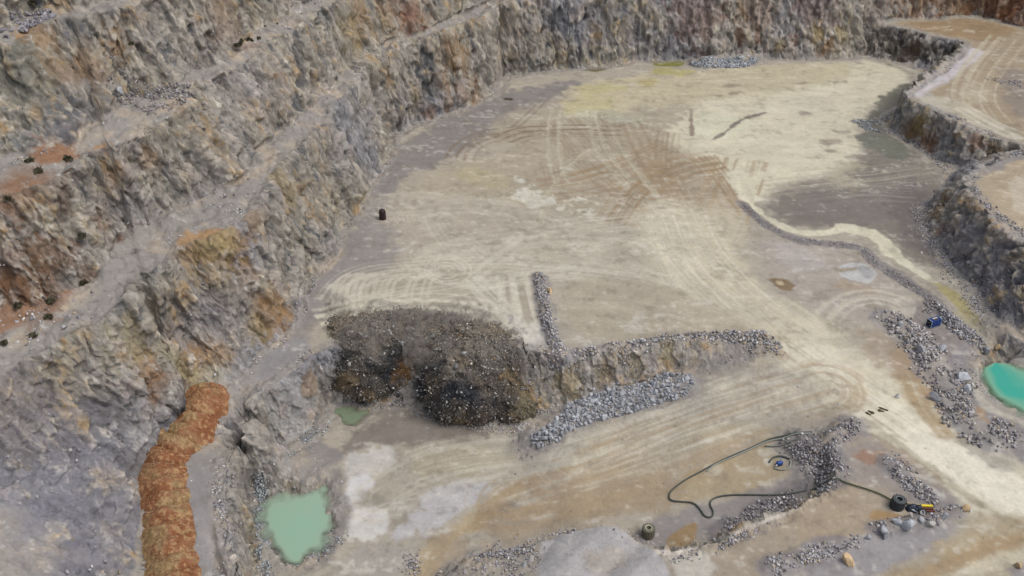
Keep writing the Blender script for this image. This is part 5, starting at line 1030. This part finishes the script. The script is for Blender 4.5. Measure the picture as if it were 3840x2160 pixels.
# rusty round topped tank
rb = hit([963], [550])[0]; rz_ = float(zat(rb[0], rb[1])); RUST = simple('rust_black', (56,42,42), .65, .2, .35, 2.0, .3)
t = thing('steel_tank', 'black and rusty red upright steel tank with rounded top', 'tank', (rb[0], rb[1], rz_-.05), .4); t.scale = (.62, .62, .72)
bm = bmesh.new(); lathe(bm, [(.0, 0), (.93, 0), (.95, .06), (.95, 2.1), (.93, 2.2), (.82, 2.42), (.6, 2.58), (.3, 2.67), (0.001, 2.7)], 40); bmobj('shell', bm, RUST, t, True)
bm = bmesh.new(); lathe(bm, [(.95, 0), (1.06, 0), (1.06, .07), (.95, .09)], 40); bmobj('base_flange', bm, simple('rust_red', (92,56,52), .7, .1, .3), t, True)
bm = bmesh.new(); cyl(bm, (.12, .35, 2.55), (.12, .35, 2.8), .16); cyl(bm, (.12, .35, 2.76), (.12, .35, 2.82), .24); bmobj('filler_cap', bm, SIL, t)
bm = bmesh.new(); box(bm, (-.98, -.25, .3), (.14, .1, .6)); bmobj('side_bracket', bm, DKM, t)
for z_ in (.7, 1.5):
    bm = bmesh.new(); lathe(bm, [(.95, z_-.03), (.975, z_-.03), (.975, z_+.03), (.95, z_+.03)], 40); bmobj('weld_band', bm, RUST, t, True)

# tarpaulin wrapped pump with pipes, right of the tyre stack
e0 = hit([2300], [1282])[0]; ez = float(zat(e0[0], e0[1]))
def wrapped():
    t = thing('tarpaulin', 'crumpled dark blue grey tarpaulin bundle beside the dark tyre stack', 'tarpaulin', (e0[0], e0[1], ez), -.06)
    n, m = 46, 24; bm = bmesh.new(); rows = []
    for i in range(n):
        x = -1.05+2.1*i/(n-1); e_ = max(0, 1-abs(x/1.08)**5); row = []
        for j in range(m):
            a_ = math.pi*j/(m-1); rr = .52*e_*(1+.16*math.sin(x*7+a_*3)+.10*math.sin(x*17-a_*5)); row.append(bm.verts.new((x, rr*1.05*math.cos(a_)+.05*math.sin(x*9), rr*1.15*math.sin(a_)+.02)))
        rows.append(row)
    for a_, b_ in zip(rows[:-1], rows[1:]):
        for j in range(m-1): bm.faces.new((a_[j], b_[j], b_[j+1], a_[j+1]))
    bmobj('cover', bm, simple('tarpaulin_dark', (48,56,70), .35, 0, .3, 4, .4), t, True)
    bm = bmesh.new()
    for i in range(5): box(bm, (-.45+i*.13, -.42-.03*i, .42-.05*i), (.2, .10, .16), Euler((.6, .2*i, .3*i)))
    bmobj('pale_flap', bm, simple('pale_tarp', (186,190,190), .6), t, False, .02)
wrapped()
YEL = simple('yellow_paint', (232,206,40), .5, 0, .08); BRN = simple('brown_pipe', (98,52,44), .6, .1, .2)
def pipe(x0, y0, x1, y1, z, r, mat, label, name='pipe', flange=True):
    ca, sa = math.cos(-.06), math.sin(-.06); g = lambda x, y: (x*ca-y*sa, x*sa+y*ca)
    a_, b_ = g(x0, y0), g(x1, y1); t = thing(name, label, 'pipe', (e0[0]+a_[0], e0[1]+a_[1], ez)); d = (b_[0]-a_[0], b_[1]-a_[1])
    bm = bmesh.new(); cyl(bm, (0, 0, z), (d[0], d[1], z), r, n=24); bmobj('barrel', bm, mat, t, False, .01)
    if flange:
        L_ = math.hypot(*d); ux, uy = d[0]/L_, d[1]/L_; bm = bmesh.new(); cyl(bm, (d[0]-ux*.06, d[1]-uy*.06, z), (d[0]+ux*.02, d[1]+uy*.02, z), r*1.25, n=24); bmobj('collar', bm, mat, t)
pipe(.5, .38, 2.1, .42, .30, .15, YEL, 'bright yellow pipe sticking out of the tarpaulin bundle')
pipe(.6, .02, 2.05, .02, .26, .12, BRN, 'upper dark red pipe beside the yellow one')
pipe(.55, -.34, 2.15, -.30, .22, .13, BRN, 'lower dark brown pipe, below the other two pipes')
# small wheel leaning in front
wx_, wy_ = hit([2319], [1293])[0][:2]; mb, ml, mr_, ms = tyre_meshes(.42, .2, .26)
for m_, t_ in ((mb, RUB), (ml, RUB), (mr_, PW), (ms, RUBL)): m_.materials.append(t_)
t = thing('tyre', 'small black tyre leaning on the tarpaulin bundle', 'tyre', (wx_, wy_, float(zat(wx_, wy_))+.35)); t.rotation_euler = (math.radians(62), 0, math.radians(-25))
for nm, m_ in (('casing', mb), ('tread_lugs', ml), ('bead_ring', mr_)): o = bpy.data.objects.new(nm, m_); COL.objects.link(o); o.parent = t
tube('cable', [(2273,1266),(2282,1270),(2292,1273)], .07, YH, 'short olive cable between tyre stack and tarpaulin', 'cable', lift=.05)

# clods on the haul road
CL = simple('brown_clod', (92,78,56), .95, 0, .3, 6, .5)
for (u, v, sx__, sy__, a_, lb) in ((2183,1041,.75,.2,-.8,'thin dark clod on the road, leftmost of four'), (2193,1038,.8,.38,-.7,'oval brown clod on the road, second from the left'), (2215,1034,.75,.38,-.5,'oval brown clod on the road, third from the left'), (2223,1030,1.1,.2,-.6,'long thin dark clod on the road, rightmost of four')):
    h3 = hit([u], [v])[0]; bm = bmesh.new(); bmesh.ops.create_icosphere(bm, subdivisions=3, radius=.5)
    for q in bm.verts: f = 1+.2*math.sin(q.co.x*9+u)+.15*math.cos(q.co.y*11); q.co = Vector((q.co.x*sx__*f, q.co.y*sy__*f, q.co.z*.28*f))
    o = bmobj('mud_clod', bm, CL, None, True); o.location = (h3[0], h3[1], float(zat(h3[0], h3[1]))+.06); o.rotation_euler = (0, 0, a_); tag(o, lb, 'clod', 'brown clods on the haul road')

# low bushes on the upper left benches
LEAF = simple('bush_leaf', (84,80,62), .8, 0, .4, 2.0)
TWG = simple('bush_twig', (84,72,58), .9)
def bush_mesh(seed, R_):
    rr = np.random.default_rng(seed); n = 300; d = rr.normal(size=(n, 3)); d /= np.linalg.norm(d, axis=1)[:, None]; d[:, 2] = np.abs(d[:, 2])
    c = d*(R_*rr.random(n)[:, None]**.4)*np.array([1, .9, .8])*(1+.5*np.sin(d[:, :1]*5+seed)*np.cos(d[:, 1:2]*4+seed)); a_ = rr.normal(size=(n, 3))*.11; b_ = rr.normal(size=(n, 3))*.11
    V = np.stack([c-a_, c+b_, c+a_, c-b_], 1).reshape(-1, 3); return mesh_np('foliage', V, np.arange(n*4).reshape(-1, 4))
BS = [(601,113,.8,'dark bush on the second bench, leftmost of its row'),(593,114,.5,'small dark bush at the left end of the bench row'),(606,104,.75,'upright dark bush above the row on the second bench'),(627,100,.7,'dark bush near the middle of the bench row'),(632,103,.55,'small dark bush right beside the middle one'),(650,97,.65,'dark bush at the right end of the bench row'),
 (667,65,.5,'small bush higher on the upper left rock face'),(693,60,.6,'bush right of the small high one on the upper face'),(82,8,1.0,'green bush by the pale blocks at the top left'),(125,35,.7,'bush under the pale blocks at the top left'),(330,110,.6,'bush beside the orange streak on the upper wall'),
 (95,432,1.3,'dark brush on the reddish soil of the upper left bench'),(75,405,1.0,'dark bush behind the reddish soil patch'),(170,400,.9,'dark bush right of the orange soil patch'),(20,500,1.1,'dark bush at the left edge near red soil'),
 (205,595,.9,'dark bush on the middle left orange slope'),(210,712,.9,'dark bush beside the orange soil on the lowest left bench'),(125,758,1.0,'green bush standing on the orange soil of the bench'),(45,770,1.1,'dark bush on the brown soil at the left edge'),(120,800,1.0,'dark bush below the orange soil'),(10,865,.8,'bush at the left edge of the lowest bench'),(375,800,.7,'lone dark bush in the hollow of the wall'),(85,845,.8,'dark bush on the grey scree at the left')]
bh = hit([q[0] for q in BS], [q[1] for q in BS])
for (u, v, R_, lb), h3 in zip(BS, bh):
    t = thing('bush', lb, 'bush', (h3[0], h3[1], float(zat(h3[0], h3[1]))-.05), random.uniform(0, 6), 'low bushes on the upper left benches')
    link('foliage', bush_mesh(int(u*7+v), R_*.5), LEAF, t)
    bm = bmesh.new()
    for k in range(6): a_ = random.uniform(0, 6.3); cyl(bm, (0, 0, 0), (math.cos(a_)*R_*.5, math.sin(a_)*R_*.5, R_*.7), .03, .015, 6)
    bmobj('stems', bm, TWG, t)
